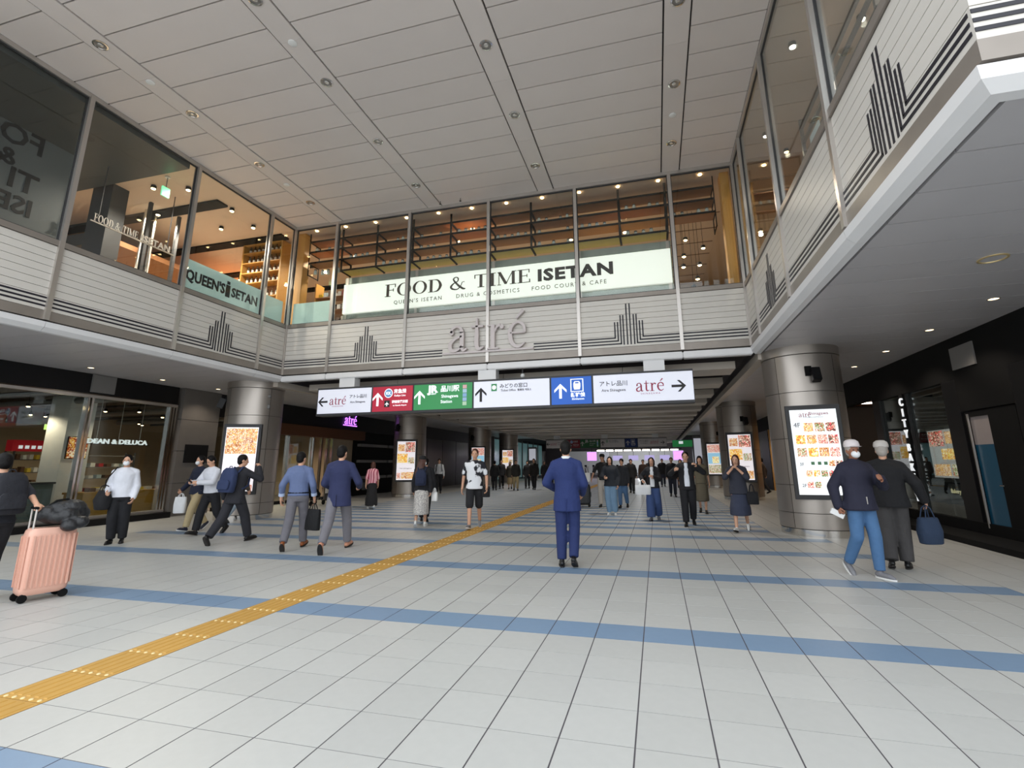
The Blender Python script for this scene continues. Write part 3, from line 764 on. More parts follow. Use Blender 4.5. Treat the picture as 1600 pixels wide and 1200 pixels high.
# board sign and luggage cart by the recessed doors, neon
bd = thing('menu_stand', 'white upright menu board stand beside the chrome door posts', 'sign', (-13.3, 14.3, 0))
MB().box(-13.32, -13.28, 13.95, 14.65, .3, 1.12).build('board', M_white, bd)
for y in (14.0, 14.6): MB().box(-13.36, -13.24, y - .015, y + .015, 0, .3).build('leg', M_dark, bd)
for z in (.95, .65): MB().ell((-13.275, 14.3, z), (.006, .13, .055)).build('dish_print', M_dark, bd)
nn = thing('neon_sign', 'glowing violet neon lettering on the dark header band', 'sign', (X0 + .09, 16.1, 3.3))
mb, w_ = serif('atré', .62, lambda u, v, d: (X0 + .08 + d, 15.65 + u, 3.34 + v), 0, .03)
mb.build('lettering', mat('violet_neon', (196, 120, 255), .4, emit=1.3), nn)
MB().box(X0 + .06, X0 + .08, 15.6, 16.7, 3.26, 3.31).build('underline', mat('violet_neon', (196, 120, 255)), nn)

# ================================================================ RIGHT GROUND SHOP
XW = 6.0
rs_ = struct('wall_right_shopfront', 'black shopfront wall under the right wing')
MB().box(XW, XW + .2, -1.1, 10.9, 3.0, 3.86).build('header_band', M_matblack, rs_)
MB().box(5.35, XW + .2, 2.0, 10.9, 0, .1).build('plinth', M_matblack, rs_)
MB().box(XW, XW + .2, 2.0, 10.9, .1, .3).build('bottom_rail', M_matblack, rs_)
for a, b in ((2.0, 4.4), (4.95, 5.4), (6.95, 7.45), (9.0, 9.35), (10.5, 10.9)):
    MB().box(XW, XW + .2, a, b, .3, 3.0).build('black_pier', M_black, rs_)
MB().box(XW, XW + .2, 5.4, 6.95, 2.36, 3.0).build('transom', M_matblack, rs_)
MB().box(XW - .03, XW, 6.15, 6.88, 3.17, 3.6).build('header_plate', M_grey, rs_)
MB().box(XW, XW + .2, 10.9, 60, 3.1, 3.86).build('header_band', M_matblack, rs_)
MB().box(XW + .2, 12, 10.75, 10.9, 0, 3.86).build('return_wall', M_matblack, rs_)
MB().box(XW, XW + .2, 24.5, 60, 0, 3.1).build('dark_panel', M_black, rs_)
w = struct('window_30', 'dark shop window beside the vertical white letters')
MB().box(XW + .06, XW + .07, 7.45, 9.0, .3, 3.0).build('pane', M_glassd, w)
w = struct('window_31', 'dark glazed opening at the far right of the shopfront')
MB().box(XW + .06, XW + .07, 4.4, 4.95, .3, 3.0).build('pane', M_glassd, w)
w = struct('window_32', 'narrow dark shop window near the wall corner')
MB().box(XW + .06, XW + .07, 9.35, 10.5, .3, 3.0).build('pane', M_glassd, w)
dr = struct('door_1', 'black framed shop door with a blue lower glass and white upper panel')
MB().box(XW + .02, XW + .1, 5.45, 6.9, .1, .22).box(XW + .02, XW + .1, 6.8, 6.9, .22, 2.34).box(XW + .02, XW + .1, 5.45, 6.2, .22, 2.34).box(XW + .02, XW + .1, 6.2, 6.8, 2.24, 2.34).build('door_frame', M_matblack, dr)
MB().box(XW + .05, XW + .07, 6.2, 6.8, .22, 1.72).build('blue_panel', mat('door_blue', (18, 72, 98), .3), dr)
MB().box(XW + .05, XW + .07, 6.2, 6.8, 1.72, 2.24).build('white_panel', mat('door_grey', (150, 140, 138), .4), dr)
MB().box(XW - .005, XW + .02, 6.77, 6.8, .22, 2.3).build('door_edge', M_alu, dr)
MB().cyl((XW - .05, 6.14, 1.0), (XW - .05, 6.02, 1.0), .012, n=8).cyl((XW + .02, 6.14, 1.0), (XW - .05, 6.14, 1.0), .012, n=8).build('door_handle', M_chrome, dr, True)
cb = thing('vertical_shop_sign', 'white glowing letters stacked vertically on the black pier', 'sign', (XW - .06, 9.15, .8))
for k, ch in enumerate('CITY'): text('letter', ch, .26, M_letterw, cb, F_RIGHT(XW - .05, 9.16, 2.72 - .25 * k), .015, bold=.004)
for k, ch in enumerate('BAKERY'): text('letter', ch, .24, M_letterw, cb, F_RIGHT(XW - .05, 9.16, 1.66 - .225 * k), .015, bold=.004)
MB().box(XW - .035, XW, 9.1, 9.22, .45, 3.0).build('back_strip', M_matblack, cb)
def screen(name, label, f, w, h, lay, depth=.12, base=None):
    """lit poster: f(u,v,d) maps; lay: list of (u0,u1,v0,v1,material)"""
    t = thing(name, label, 'screen', f(0, 0, 0))
    def bx(u0, u1, v0, v1, d0, d1, nm, m):
        a, b, c, d = f(u0, v0, d0), f(u1, v0, d0), f(u1, v1, d0), f(u0, v1, d0)
        a2, b2, c2, d2 = f(u0, v0, d1), f(u1, v0, d1), f(u1, v1, d1), f(u0, v1, d1)
        return MB().add([a, b, c, d, a2, b2, c2, d2], [(0, 1, 2, 3), (4, 5, 6, 7), (0, 1, 5, 4), (1, 2, 6, 5), (2, 3, 7, 6), (3, 0, 4, 7)]).build(nm, m, t)
    bx(-w / 2 - .07, w / 2 + .07, -h / 2 - .09, h / 2 + .09, -depth, 0, 'housing', M_dark)
    s = bx(-w / 2, w / 2, -h / 2, h / 2, 0, .004, 'display', base or M_ltpost)
    for q in lay:
        p = bx(q[0] * w - w / 2, q[1] * w - w / 2, q[2] * h - h / 2, q[3] * h - h / 2, .004, .007, 'picture', q[4])
        p.parent = s; p.matrix_parent_inverse = Matrix.Identity(4)
    return t
M_ltpost = mat('lit_poster', (232, 226, 230), .4, var=.02, emit=.55)
PH = [photo_mat('lit_food_a', [(236, 200, 150), (200, 130, 70), (250, 236, 216), (160, 70, 40), (240, 190, 90)], 14, .5),
      photo_mat('lit_food_b', [(60, 40, 36), (220, 60, 70), (240, 220, 200), (150, 110, 80), (40, 30, .5)], 14, .8),
      photo_mat('lit_food_c', [(250, 200, 60), (236, 160, 40), (250, 240, 210), (210, 120, 40), (250, 220, 120)], 12, .5),
      photo_mat('lit_food_d', [(220, 120, 110), (240, 200, 190), (180, 60, 60), (250, 240, 230), (200, 160, 120)], 14, .5),
      photo_mat('lit_food_e', [(120, 160, 80), (240, 240, 230), (90, 120, 60), (220, 200, 170), (200, 90, 70)], 14, .5)]
M_pale = mat('lit_pale_blue', (150, 200, 226), .4, emit=.5)
M_lilac = mat('lit_lilac', (226, 214, 232), .4, emit=.8)
posterA = [(.05, .42, .74, .92, PH[0]), (.46, .98, .72, .98, PH[1]), (.02, .58, .44, .68, PH[2]), (.62, .96, .42, .58, PH[4]), (.26, .98, .03, .2, PH[0]), (.02, .22, .03, .18, PH[3])]
posterB = [(.02, .98, .72, .98, PH[3]), (.02, .98, .34, .7, M_pale), (.3, .75, .36, .58, PH[2]), (.02, .98, .03, .3, PH[4])]
screen('window_poster', 'collage of food pictures behind the dark shop window', lambda u, v, d: (XW + .22 - d, 8.25 - u, 1.58 + v), 1.15, 1.02, [(.02, .55, .66, .98, PH[1]), (.6, .95, .7, .95, PH[0]), (.4, .9, .38, .6, PH[2]), (.05, .6, .04, .28, PH[0]), (.66, .95, .04, .28, PH[4])], base=mat('dim_poster', (200, 196, 196), .4, emit=.25))
sg = thing('small_shop_sign', 'small dark sign with pale script low behind the shop window', 'sign', (XW + .25, 7.95, .62))
MB().box(XW + .24, XW + .26, 7.5, 8.4, .55, .95).build('panel', M_dark, sg)
text('lettering', 'Bakery & Cafe', .13, mat('script_cream', (226, 214, 170), .5, emit=.35), sg, F_RIGHT(XW + .236, 7.95, .76), .003)
text('small_lettering', 'OPEN', .07, M_letterg, sg, F_RIGHT(XW + .236, 7.95, .62), .003)
for y in (7.55, 8.35): MB().box(XW + .24, XW + .26, y - .01, y + .01, 0.012, .55).build('leg', M_dark, sg)
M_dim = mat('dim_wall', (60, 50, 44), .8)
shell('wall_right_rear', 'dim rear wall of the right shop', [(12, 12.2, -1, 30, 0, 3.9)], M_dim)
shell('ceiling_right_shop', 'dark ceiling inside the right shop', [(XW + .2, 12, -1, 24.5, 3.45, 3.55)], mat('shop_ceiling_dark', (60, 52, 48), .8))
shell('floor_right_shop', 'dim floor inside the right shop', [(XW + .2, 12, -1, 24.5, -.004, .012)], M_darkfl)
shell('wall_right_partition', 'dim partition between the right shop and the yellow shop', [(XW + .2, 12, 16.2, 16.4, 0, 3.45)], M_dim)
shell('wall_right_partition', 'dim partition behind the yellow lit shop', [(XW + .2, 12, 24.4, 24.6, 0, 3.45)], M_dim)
shell('ceiling_orange_light', 'ceiling panel in the right passage with orange light in its colour', [(XW + .3, 11.5, 11.2, 15.8, 3.38, 3.44)], mat('painted_orange_light', (150, 84, 40), .4, metal=.4))  # orange light on this ceiling is put into its colour
for k, y in enumerate((12.6, 14.6)):
    t = thing('strip_light', 'slim white strip light under the copper ceiling, %s' % ('near' if k == 0 else 'far'), 'lamp', (8.5, y, 3.34), 0, 'strip lights of the right shop')
    MB().box(6.6, 10.6, y - .025, y + .025, 3.34, 3.38).build('tube', M_strip, t)
for i, (x, y, e) in enumerate(((7.2, 3.4, 16), (7.4, 6.2, 10), (7.6, 8.9, 12), (8.4, 12.2, 8), (8.6, 14.5, 8))):
    lamp('ceiling_spot', 'warm ceiling spotlight inside the right shop, %s from the street' % ORD[i], x, y, 3.2, e, 'spotlights of the right shop', drop=.2)
for i, (x, y) in enumerate(((7.0, 18.0), (7.4, 20.4), (7.0, 22.6))):
    lamp('cafe_spot', 'warm spotlight in the yellow lit shop beyond the right column, %s' % ORD[i], x, y, 3.2, 60, 'spotlights of the yellow shop', drop=.2)
yw = struct('wall_right_cafe', 'yellow lit shop wall beyond the second right column')
MB().box(9.0, 9.2, 16.4, 24.4, 0.012, 3.45).build('rear_wall', mat('cafe_yellow', (196, 140, 56), .7), yw)
for y in (16.6, 19.2, 21.8, 24.2): MB().box(XW - .02, XW + .1, y - .05, y + .05, 0, 3.1).build('door_post', M_wood, yw)
counter('pale counter in the yellow lit shop beyond the right column', 7.6, 8.3, 17.4, 21.5, 1.0, M_woodyel, M_white)

# ================================================================ FAR END OF THE CORRIDOR
fe = struct('wall_far', 'grey far wall of the corridor with the bright gate opening')
MB().box(-30, -11.5, 61.8, 62.2, 0, 9).box(3.5, 12, 61.8, 62.2, 0, 9).box(-11.5, 3.5, 61.8, 62.2, 3.0, 9).build('wall_panel', M_grey, fe)
MB().box(-30, 12, 74, 74.4, 0, 9).build('station_wall', M_white, fe)
MB().box(-11.5, 3.5, 62.2, 74, 3.6, 3.8).build('gate_ceiling', M_white, fe)
for k in range(11):
    x = -8.2 + .95 * k
    g = thing('ticket_gate', 'dark ticket gate lane at the end of the corridor, %s of the row' % ORD[k], 'gate', (x, 57.5, 0), 0, 'ticket gates')
    MB().box(x - .12, x + .12, 56.6, 58.4, 0, 1.05).build('cabinet', M_grey, g)
    MB().box(x - .13, x + .13, 56.55, 56.75, 1.05, 1.25).build('reader', M_black, g)
for k, (x, m) in enumerate(((-7.2, 'violet'), (2.6, 'violet'), (-5.8, 'white'), (-4.2, 'lilac'), (-2.4, 'lilac'), (-.6, 'lilac'), (1.1, 'lilac'))):
    t = thing('gate_display', 'glowing %s display above the ticket gates, %s' % (m, ORD[k]), 'screen', (x, 55, 2.2), 0, 'displays above the ticket gates')
    mm = dict(violet=mat('lit_violet', (196, 140, 230), .4, emit=1.2), white=M_ltwhite, lilac=mat('lit_lilac2', (176, 166, 214), .4, emit=.7))[m]
    MB().box(x - .55, x + .55, 54.95, 55.05, 1.75, 2.75 if m != 'lilac' else 2.3).build('display', mm, t)
    MB().box(x - .02, x + .02, 54.98, 55.02, 2.75 if m != 'lilac' else 2.3, 4.0).build('hanger', M_dark, t)
gs = thing('gate_light_bar', 'row of bright white lamps above the ticket gates', 'lamp', (-2.5, 55.4, 2.85))
for k in range(9): MB().box(-6.6 + k * 1.05, -5.75 + k * 1.05, 55.35, 55.5, 2.82, 2.98).build('lamp_box', M_strip, gs)
MB().box(-6.8, 3.0, 55.4, 55.46, 2.98, 3.1).build('bar', M_dark, gs)
for xx in (-6, -2, 2): MB().box(xx - .03, xx + .03, 55.41, 55.45, 3.1, 4.0).build('hanger', M_dark, gs)
ld = bpy.data.lights.new('gate_light', 'POINT'); ld.energy = 500; ld.color = (.93, .95, 1); ld.shadow_soft_size = .3
lo = bpy.data.objects.new('gate_light', ld); COL.objects.link(lo); lo.location = (-2, 66, 3.2)
for k, (x, t1, c1) in enumerate(((-6.2, '', M_ltgreen), (2.9, 'LO', M_ltgreen))):
    t = thing('green_hanging_sign', 'green station sign hung beyond the far guide sign, %s side' % ('left' if k == 0 else 'right'), 'sign', (x, 47, 3.1), 0, 'green hanging signs')
    MB().box(x - 1.1, x + 1.1, 46.95, 47.05, 2.95, 3.6).build('panel', c1, t)
    MB().box(x - .02, x + .02, 46.98, 47.02, 3.6, 4.0).build('hanger', M_dark, t)
    MB().box(x - .5, x - .1, 46.93, 46.95, 3.25, 3.5).build('mark', M_letterw, t)
fl = struct('wall_far_left', 'teal grey glazed side wall at the far left of the corridor')
for k in range(8):
    y = 36.9 + 2.4 * k
    MB().box(-13.6, -13.5, y + .05, y + 2.35, .1, 3.6).build('glass_panel', mat('teal_glass_glow', (110, 150, 152), .2, emit=.16), fl)  # faint glow put into the panels in place of daylight
    MB().box(-13.65, -13.4, y - .05, y + .05, 0, 3.8).build('post', M_grey, fl)
MB().box(-14.5, -14.2, 36, 62, 0, 9).build('outer_wall', M_grey, fl)
fr_ = struct('wall_far_right', 'grey blue panelled wall at the far right of the corridor')
for k in range(8):
    y = 40 + 2.4 * k
    MB().box(4.4, 4.6, y + .03, y + 2.37, 0, 3.7).build('wall_panel', mat('bluegrey', (120, 132, 138), .5), fr_)
lp = thing('lit_panel', 'tall bright white lit panel at the far left of the corridor', 'screen', (-10.2, 39, 0))
MB().box(-10.9, -10.1, 38.95, 39.1, 0, 2.9).build('housing', M_grey, lp)
MB().box(-10.8, -10.2, 38.93, 38.95, .5, 1.4).box(-10.8, -10.2, 38.93, 38.95, 1.75, 2.75).build('display', M_ltwhite, lp)
lp = thing('lit_panel', 'tall pale lit panel between the far right columns', 'screen', (2.3, 37, 0))
MB().box(3.0, 4.0, 37, 37.1, 0, 3.5).build('housing', M_grey, lp)
MB().box(3.1, 3.9, 36.98, 37.0, .9, 3.3).build('display', M_ltwhite, lp)
# ================================================================ UPPER FOOD HALL SEEN THROUGH THE WINDOWS
M_hb = mat('hall_brown', (150, 118, 92), .8)
shell('wall_hall_left', 'brown rear wall of the left upper hall', [(-24, -23.8, -1, 24, 4.3, 9.1)], M_hb)
shell('wall_hall_back', 'brown rear wall of the upper food hall', [(-24, 12, 22, 22.2, 4.3, 9.1)], M_hb)
shell('wall_hall_right', 'brown rear wall of the right upper hall', [(11.8, 12, -1, 22, 4.3, 9.1)], M_hb)
shell('floor_hall', 'upper hall floor slab', [(-24, XL - .15, -.9, 24, 4.32, 4.45), (XL - .15, XR + .15, YF + .15, 24, 4.32, 4.45), (XR + .15, 12, -.9, 24, 4.32, 4.45)], mat('hall_floor', (206, 190, 168), .6))
shell('ceiling_hall', 'warm pale ceiling of the upper food hall', [(-23.8, XL - .1, 3.6, 22, 8.6, 8.7), (XL - .1, XR + .1, YF + .12, 22, 8.6, 8.7), (XR + .1, 11.8, -.9, 22, 8.6, 8.7)], M_warmceil)
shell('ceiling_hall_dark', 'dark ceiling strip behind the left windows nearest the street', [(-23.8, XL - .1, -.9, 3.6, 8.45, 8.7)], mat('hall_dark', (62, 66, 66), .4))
cs = struct('ceiling_hall_slots', 'dark service slots and battens in the hall ceiling')
for k in range(7):
    MB().box(-22, -11 + .2 * k, 5.1 + 2.2 * k, 5.45 + 2.2 * k, 8.54, 8.6).build('ceiling_slot', M_matblack, cs)
for k in range(12):
    MB().box(XL, XR, 9.6 + k, 9.64 + k, 8.585, 8.6).build('ceiling_batten', M_brownceil, cs)
shell('column_hall', 'dark square post behind the left windows', [(-13.6, -12.9, 3.75, 4.15, 4.45, 8.6)], M_dark)
shell('ceiling_hall_lowered', 'copper lowered ceiling in the left hall', [(-20, -14.2, 4.6, 12, 7.6, 7.75)], mat('hall_copper', (150, 100, 62), .7))
shell('ceiling_hall_bulkhead', 'dark bulkhead edge of the copper lowered ceiling', [(-20, -14.1, 4.45, 4.6, 7.45, 7.8)], M_dark)
for i, (x, y, z, e) in enumerate(((-11.2, 4.4, 8.5, 60), (-13.2, 5.2, 8.5, 60), (-12.2, 6.4, 8.5, 60), (-14.0, 4.2, 8.5, 0), (-12.0, 4.1, 8.5, 0), (-11.0, 5.6, 8.5, 0), (-11.2, 6.6, 8.5, 0), (-15.5, 6.4, 7.5, 50), (-16.5, 8.2, 7.5, 0), (-13.4, 8.8, 8.5, 70), (-17, 5.2, 7.5, 0), (-15.2, 5.2, 7.5, 40), (-15, 10, 8.5, 50))):
    lamp('hall_spot', 'warm ceiling spot of the left upper hall, %s' % ('%s from the windows' % ORD[i]), x, y, z, e * 4.5, 'ceiling spots of the left upper hall', light=e > 0, r=.06, color=(1, .9, .76))
sp = [(-4.75, 8.3), (-5.5, 9.0), (-2.0, 9.9), (-.3, 9.85), (-.2, 8.9), (-7.6, 8.9), (-9.4, 8.6), (1.6, 8.7), (-7.0, 10.6), (-3.4, 11.4)]
for i, (x, y) in enumerate(sp):
    lamp('shelf_spot', 'warm glowing spot above the hanging shelves, %s of the row' % ORD[i], x, y, 8.42, 170, 'spots above the hanging shelves', drop=.1, light=i in (0, 2, 4, 6, 8), r=.07, color=(1, .88, .7))
for i in range(12):
    x = -9.6 + i * 1.03
    o = thing('recessed_spot', 'small warm recessed spot behind the window head, %s from the left' % ORD[i], 'lamp', (x, 7.42, 8.59), 0, 'recessed spots behind the window head')
    MB().ell((x, 7.45, 8.588), (.045, .045, .02)).build('lens', M_bulb, o, True)
for i, (x, y, z) in enumerate(((1.35, 9.6, 7.3), (1.9, 9.6, 7.5), (1.3, 9.4, 6.9), (1.75, 9.5, 6.95), (1.65, 9.4, 6.5), (1.5, 9.1, 6.15), (1.45, 9.8, 7.9))):
    lamp('pendant_lamp', 'small pale pendant lamp behind the right end window, %s from the top' % ORD[i], x, y, z, 12, 'pendants behind the right end window', drop=8.6 - z - .08, light=i % 3 == 0, r=.06)
# wooden corner posts
for x0, x1, lb in ((-10.36, -10.04, 'pale timber post in the left window corner'), (2.19, 2.4, 'pale timber post in the right window corner')):
    o = MB().box(x0, x1, 7.5, 7.8, 4.45, 8.6).build('timber_post', M_wood, None, bevel=.01)
    tag(o, lb, 'post')
# hanging shelf racks behind the back windows: one rack per 1.2 m
RX = [-9.95 + 1.2 * k for k in range(10)]
LV = (7.25, 7.62, 7.98, 8.33)
def rack(x0, i):
    t = thing('hanging_shelf', 'black framed timber shelf rack hung behind the facade glass, %s from the left' % ORD[i], 'shelf', (x0 + .6, 7.85, 7.23), 0, 'hanging shelf racks')
    ya, yb = 7.62, 8.1
    for x in (x0 + .015, x0 + 1.185):
        for y in (ya, yb): MB().box(x - .012, x + .012, y - .012, y + .012, 7.2, 8.6).build('upright', M_matblack, t)
        for z in LV: MB().box(x - .012, x + .012, ya, yb, z - .035, z - .01).build('side_rail', M_matblack, t)
    for k, z in enumerate(LV):
        m = mat('painted_light_board', (190, 178, 104), .5, var=.08) if (k == 0 and 1 <= i <= 8) else M_woodboard  # lowest boards coloured yellow for the light on their underside
        if k == 0 and i in (0, 9): continue
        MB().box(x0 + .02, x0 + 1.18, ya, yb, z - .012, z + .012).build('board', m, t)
        MB().box(x0 + .02, x0 + 1.18, ya - .012, ya + .012, z - .03, z + .02).build('front_rail', M_matblack, t)
    return t
for i, x in enumerate(RX): rack(x, i)
# jars and dishes on the racks
jar = None
JR = []
for i, x in enumerate(RX):
    for k, z in enumerate(LV[:3]):
        if (i + k) % 2 == 0 or i in (3, 6):
            for q in range(5):
                if random.random() < .75: JR.append((x + .2 + q * .2, 7.72 + .1 * random.random(), z + .013, i, k, q))
M_jar = mat('pale_jar', (190, 200, 196), .2)
M_jar2 = mat('rose_jar', (200, 120, 110), .3)
for n_, (x, y, z, i, k, q_) in enumerate(JR):
    lb = 'pale jar, %s on the %s board of the %s rack from the left' % (ORD[q_], ('lowest', 'second', 'third')[k], ORD[i])
    if jar is None:
        jar = thing('jar', lb, 'jar', (x, y, z), 0, 'jars on the hanging racks')
        MB().lathe([(.0005, 0), (.05, 0), (.055, .02), (.055, .1), (.035, .125), (.035, .14), (.0005, .14)], (x, y, z), 12).build('jar_body', M_jar, jar, True)
        MB().lathe([(.04, .14), (.04, .165), (.0005, .165)], (x, y, z), 12).build('lid', M_dark, jar, True)
        j0 = (x, y, z)
    else: copy_tree(jar, TR(x - j0[0], y - j0[1], z - j0[2]), lb)
# metal cabinet with the FOOD & TIME light box
cbn = thing('sign_cabinet', 'brushed metal cabinet behind the facade glass carrying the long light box', 'cabinet', (-3.8, 7.8, 4.45))
MB().box(-8.58, .9, 7.66, 7.95, 4.45, 6.98).build('body', mat('cabinet_metal', (150, 158, 150), .3, metal=.6, var=.18, vscale=1.2, stretch=(3, 1, .1)), cbn)
for x in (-8.5, -6.2, -3.85, -1.45, .82): MB().box(x - .04, x + .04, 7.645, 7.66, 4.45, 6.98).build('cover_strip', M_alu, cbn)
lbx = thing('light_box_sign', 'long mint-white light box with dark lettering behind the facade windows', 'sign', (-3.8, 7.6, 5.82))
MB().box(-8.55, .87, 7.56, 7.645, 5.82, 6.73).build('box', M_ltmint, lbx)
Ff = lambda x0, z0, y: (lambda u, v, d: (x0 + u, y - d, z0 + v))
mb, w1 = serif('FOOD & TIME', .54, Ff(0, 0, 7.56), 0, .012, .0)
mb, w1 = serif('FOOD & TIME', .54, lambda u, v, d: (-7.16 + u * 4.42 / w1, 7.56 - d, 6.21 + v), 0, .012)
M_taupe = mat('taupe_letters', (88, 78, 72), .4, metal=.3)
mb.build('serif_lettering', M_taupe, lbx)
text('bold_lettering', 'ISETAN', .45, mat('letter_dark', (62, 56, 54), .5), lbx, F_BACK(-1.57, 7.555, 6.22), .006, bold=.02, sx=1.27, spacing=1.12)
text('small_lettering', "QUEEN'S ISETAN", .16, mat('letter_small', (98, 92, 88), .5), lbx, F_BACK(-6.1, 7.555, 5.965), .004, spacing=1.3)
text('small_lettering', 'DRUG & COSMETICS', .16, MATS['letter_small'], lbx, F_BACK(-4.0, 7.555, 5.965), .004, spacing=1.3)
text('small_lettering', 'FOOD COURT & CAFE', .16, MATS['letter_small'], lbx, F_BACK(-1.75, 7.555, 5.965), .004, spacing=1.3)
# frosted parapet bands and QUEEN'S ISETAN sign on the inside of the left glass
qs = thing('frosted_window_sign', "frosted mint panel with bold black lettering across the left window", 'sign', (XL - .06, 5.0, 5.5))
MB().box(XL - .07, XL - .05, 3.83, 6.14, 5.5, 6.24).build('panel', M_frost, qs)
text('lettering', "QUEEN'S", .36, M_letterb, qs, F_LEFT(XL - .046, 4.42, 5.74), .004, bold=.012, sx=.78)
text('lettering', 'SETAN', .34, M_letterb, qs, F_LEFT(XL - .046, 5.62, 5.74), .004, bold=.01, sx=.86)
MB().box(XL - .05, XL - .042, 5.0, 5.13, 5.68, 6.0).box(XL - .05, XL - .042, 5.02, 5.11, 6.02, 6.1).build('bottle_mark', M_letterb, qs)
o = MB().box(XL - .15, XL - .13, 6.26, 7.1, 5.5, 6.22).build('frosted_film', M_frost); tag(o, 'plain frosted mint panel in the narrow left corner window', 'film')
o = MB().box(XL + .06, -8.71, YF + .13, YF + .15, 5.5, 6.2).build('frosted_film', M_frost); tag(o, 'plain frosted mint panel in the leftmost facade window', 'film')
# tall bottle shelf in the left corner of the hall
bs = thing('bottle_shelf', 'tall timber bottle shelf in the left corner of the upper hall', 'shelf', (-11.7, 7.9, 4.45))
LVB = (5.7, 6.2, 6.7, 7.2, 7.55, 7.9, 8.25)
for x in (-12.5, -11.0): MB().box(x - .025, x + .025, 7.6, 8.0, 4.45, 8.55).build('side_panel', M_wood, bs)
MB().box(-12.5, -11.0, 7.98, 8.0, 4.45, 8.55).build('back_panel', M_woodboard, bs)
for z in LVB + (8.55,): MB().box(-12.47, -11.03, 7.6, 7.98, z - .03, z).build('board', M_wood, bs)
M_bot = mat('bottle_glass', (70, 62, 50), .15); M_lab = mat('bottle_label', (226, 222, 212), .5)
bot = None
for k, z in enumerate(LVB[1:]):
    for q in range(8):
        x = -12.35 + q * .17
        lb = '%s dark labelled bottle from the left on the %s board of the corner bottle shelf' % (ORD[q], ('second', 'third', 'fourth', 'fifth', 'sixth', 'top')[k])
        if bot is None:
            bot = thing('bottle', lb, 'bottle', (x, 7.75, z), 0, 'bottles on the corner shelf'); b0 = (x, z)
            MB().lathe([(.0005, 0), (.038, 0), (.038, .17), (.014, .21), (.014, .27), (.0005, .27)], (x, 7.75, z), 10).build('bottle_body', M_bot, bot, True)
            MB().lathe([(.039, .04), (.039, .14)], (x, 7.75, z), 10).build('label', M_lab, bot, True)
        else: copy_tree(bot, TR(x - b0[0], 0, z - b0[1]), lb)
s2 = thing('side_shelf', 'low timber produce shelf behind the leftmost facade window', 'shelf', (-9.6, 8.9, 4.45))
for z in (5.9, 6.35, 6.8):
    MB().box(-10.3, -8.9, 8.5, 8.9, z - .03, z).build('board', M_woodboard, s2)
for x in (-10.3, -8.9): MB().box(x - .02, x + .02, 8.5, 8.9, 4.45, 7.3).build('side_panel', M_wood, s2)
for k, z in enumerate((5.9, 6.35, 6.8)):
    for q in range(7):
        o = MB().box(-10.2 + q * .18, -10.07 + q * .18, 8.55, 8.7, z + .001, z + .12 + .05 * (q % 3)).build('goods_box', GM[(q + k) % 6])
        tag(o, '%s small packet on the %s board of the low produce shelf' % (ORD[q], ('lowest', 'middle', 'top')[k]), 'box', 'packets on the produce shelf %s board' % ('lowest', 'middle', 'top')[k])
# left hall: added panel whose reversed lettering imitates a window reflection, hanging letters, exit sign
dp = thing('reflection_panel', 'dark panel with large reversed black lettering, added for a reflection in the left window', 'panel', (-12.3, .3, 4.45))
MB().box(-12.36, -12.3, -.95, 2.55, 4.45, 8.45).build('panel', mat('reflection_panel', (96, 102, 104), .6, var=.02), dp)
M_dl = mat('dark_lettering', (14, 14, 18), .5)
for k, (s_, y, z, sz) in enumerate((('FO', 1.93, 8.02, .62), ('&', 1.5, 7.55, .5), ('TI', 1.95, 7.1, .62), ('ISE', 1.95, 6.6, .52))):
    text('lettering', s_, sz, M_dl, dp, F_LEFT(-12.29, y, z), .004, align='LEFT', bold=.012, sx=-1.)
hs_ = thing('hanging_letters', 'metal serif letters hung on a rail in the left hall', 'sign', (-12.0, 3.7, 7.2))
mb, w2 = serif('FOOD & TIME', .26, lambda u, v, d: (-12.0 + d, 2.9 + u * .62, 7.0 + u * .30 * 0 + v), 0, .02)
mb.build('lettering', M_alu, hs_)
text('lettering', 'ISETAN', .24, M_alu, hs_, F_LEFT(-11.99, 4.4, 7.0), .01, bold=.006)
MB().box(-12.02, -11.99, 2.85, 4.9, 6.97, 6.995).build('rail', M_alu, hs_)
for y in (3.0, 4.7): MB().cyl((-12.0, y, 6.99), (-12.0, y, 8.45 if y < 3.6 else 8.6), .012, n=6).build('rod', M_dark, hs_)
ex2 = thing('hall_exit_sign', 'small green exit sign hung from the left hall ceiling', 'sign', (-11.3, 3.9, 8.05))
MB().box(-11.32, -11.28, 3.8, 4.0, 8.05, 8.3).build('sign_box', mat('exit_mint', (120, 214, 160), .4, emit=.9), ex2)
MB().cyl((-11.3, 3.9, 8.3), (-11.3, 3.9, 8.6), .012, n=6).build('rod', M_grey, ex2)
MB().lathe([(.06, .0), (.06, -.03), (.0005, -.03)], (-11.3, 3.9, 8.6), 12).build('rose', M_white, ex2)
# a glazed lift shaft in the left hall
lf = thing('glass_lift_shaft', 'glass lift shaft with steel guides standing in the left hall', 'lift', (-13.2, 5.0, 4.45))
for x in (-13.9, -12.9):
    for y in (4.75, 5.6): MB().box(x - .04, x + .04, y - .04, y + .04, 4.45, 8.6).build('corner_post', M_dark, lf)
MB().box(-12.885, -12.875, 4.8, 5.55, 4.45, 8.6).build('pane', M_glass, lf)
MB().box(-13.86, -12.94, 4.735, 4.745, 4.45, 8.6).build('pane', M_glass, lf)
for y in (5.0, 5.3): MB().cyl((-13.4, y, 4.45), (-13.4, y, 8.6), .03, n=8).build('guide_rail', M_alu, lf)
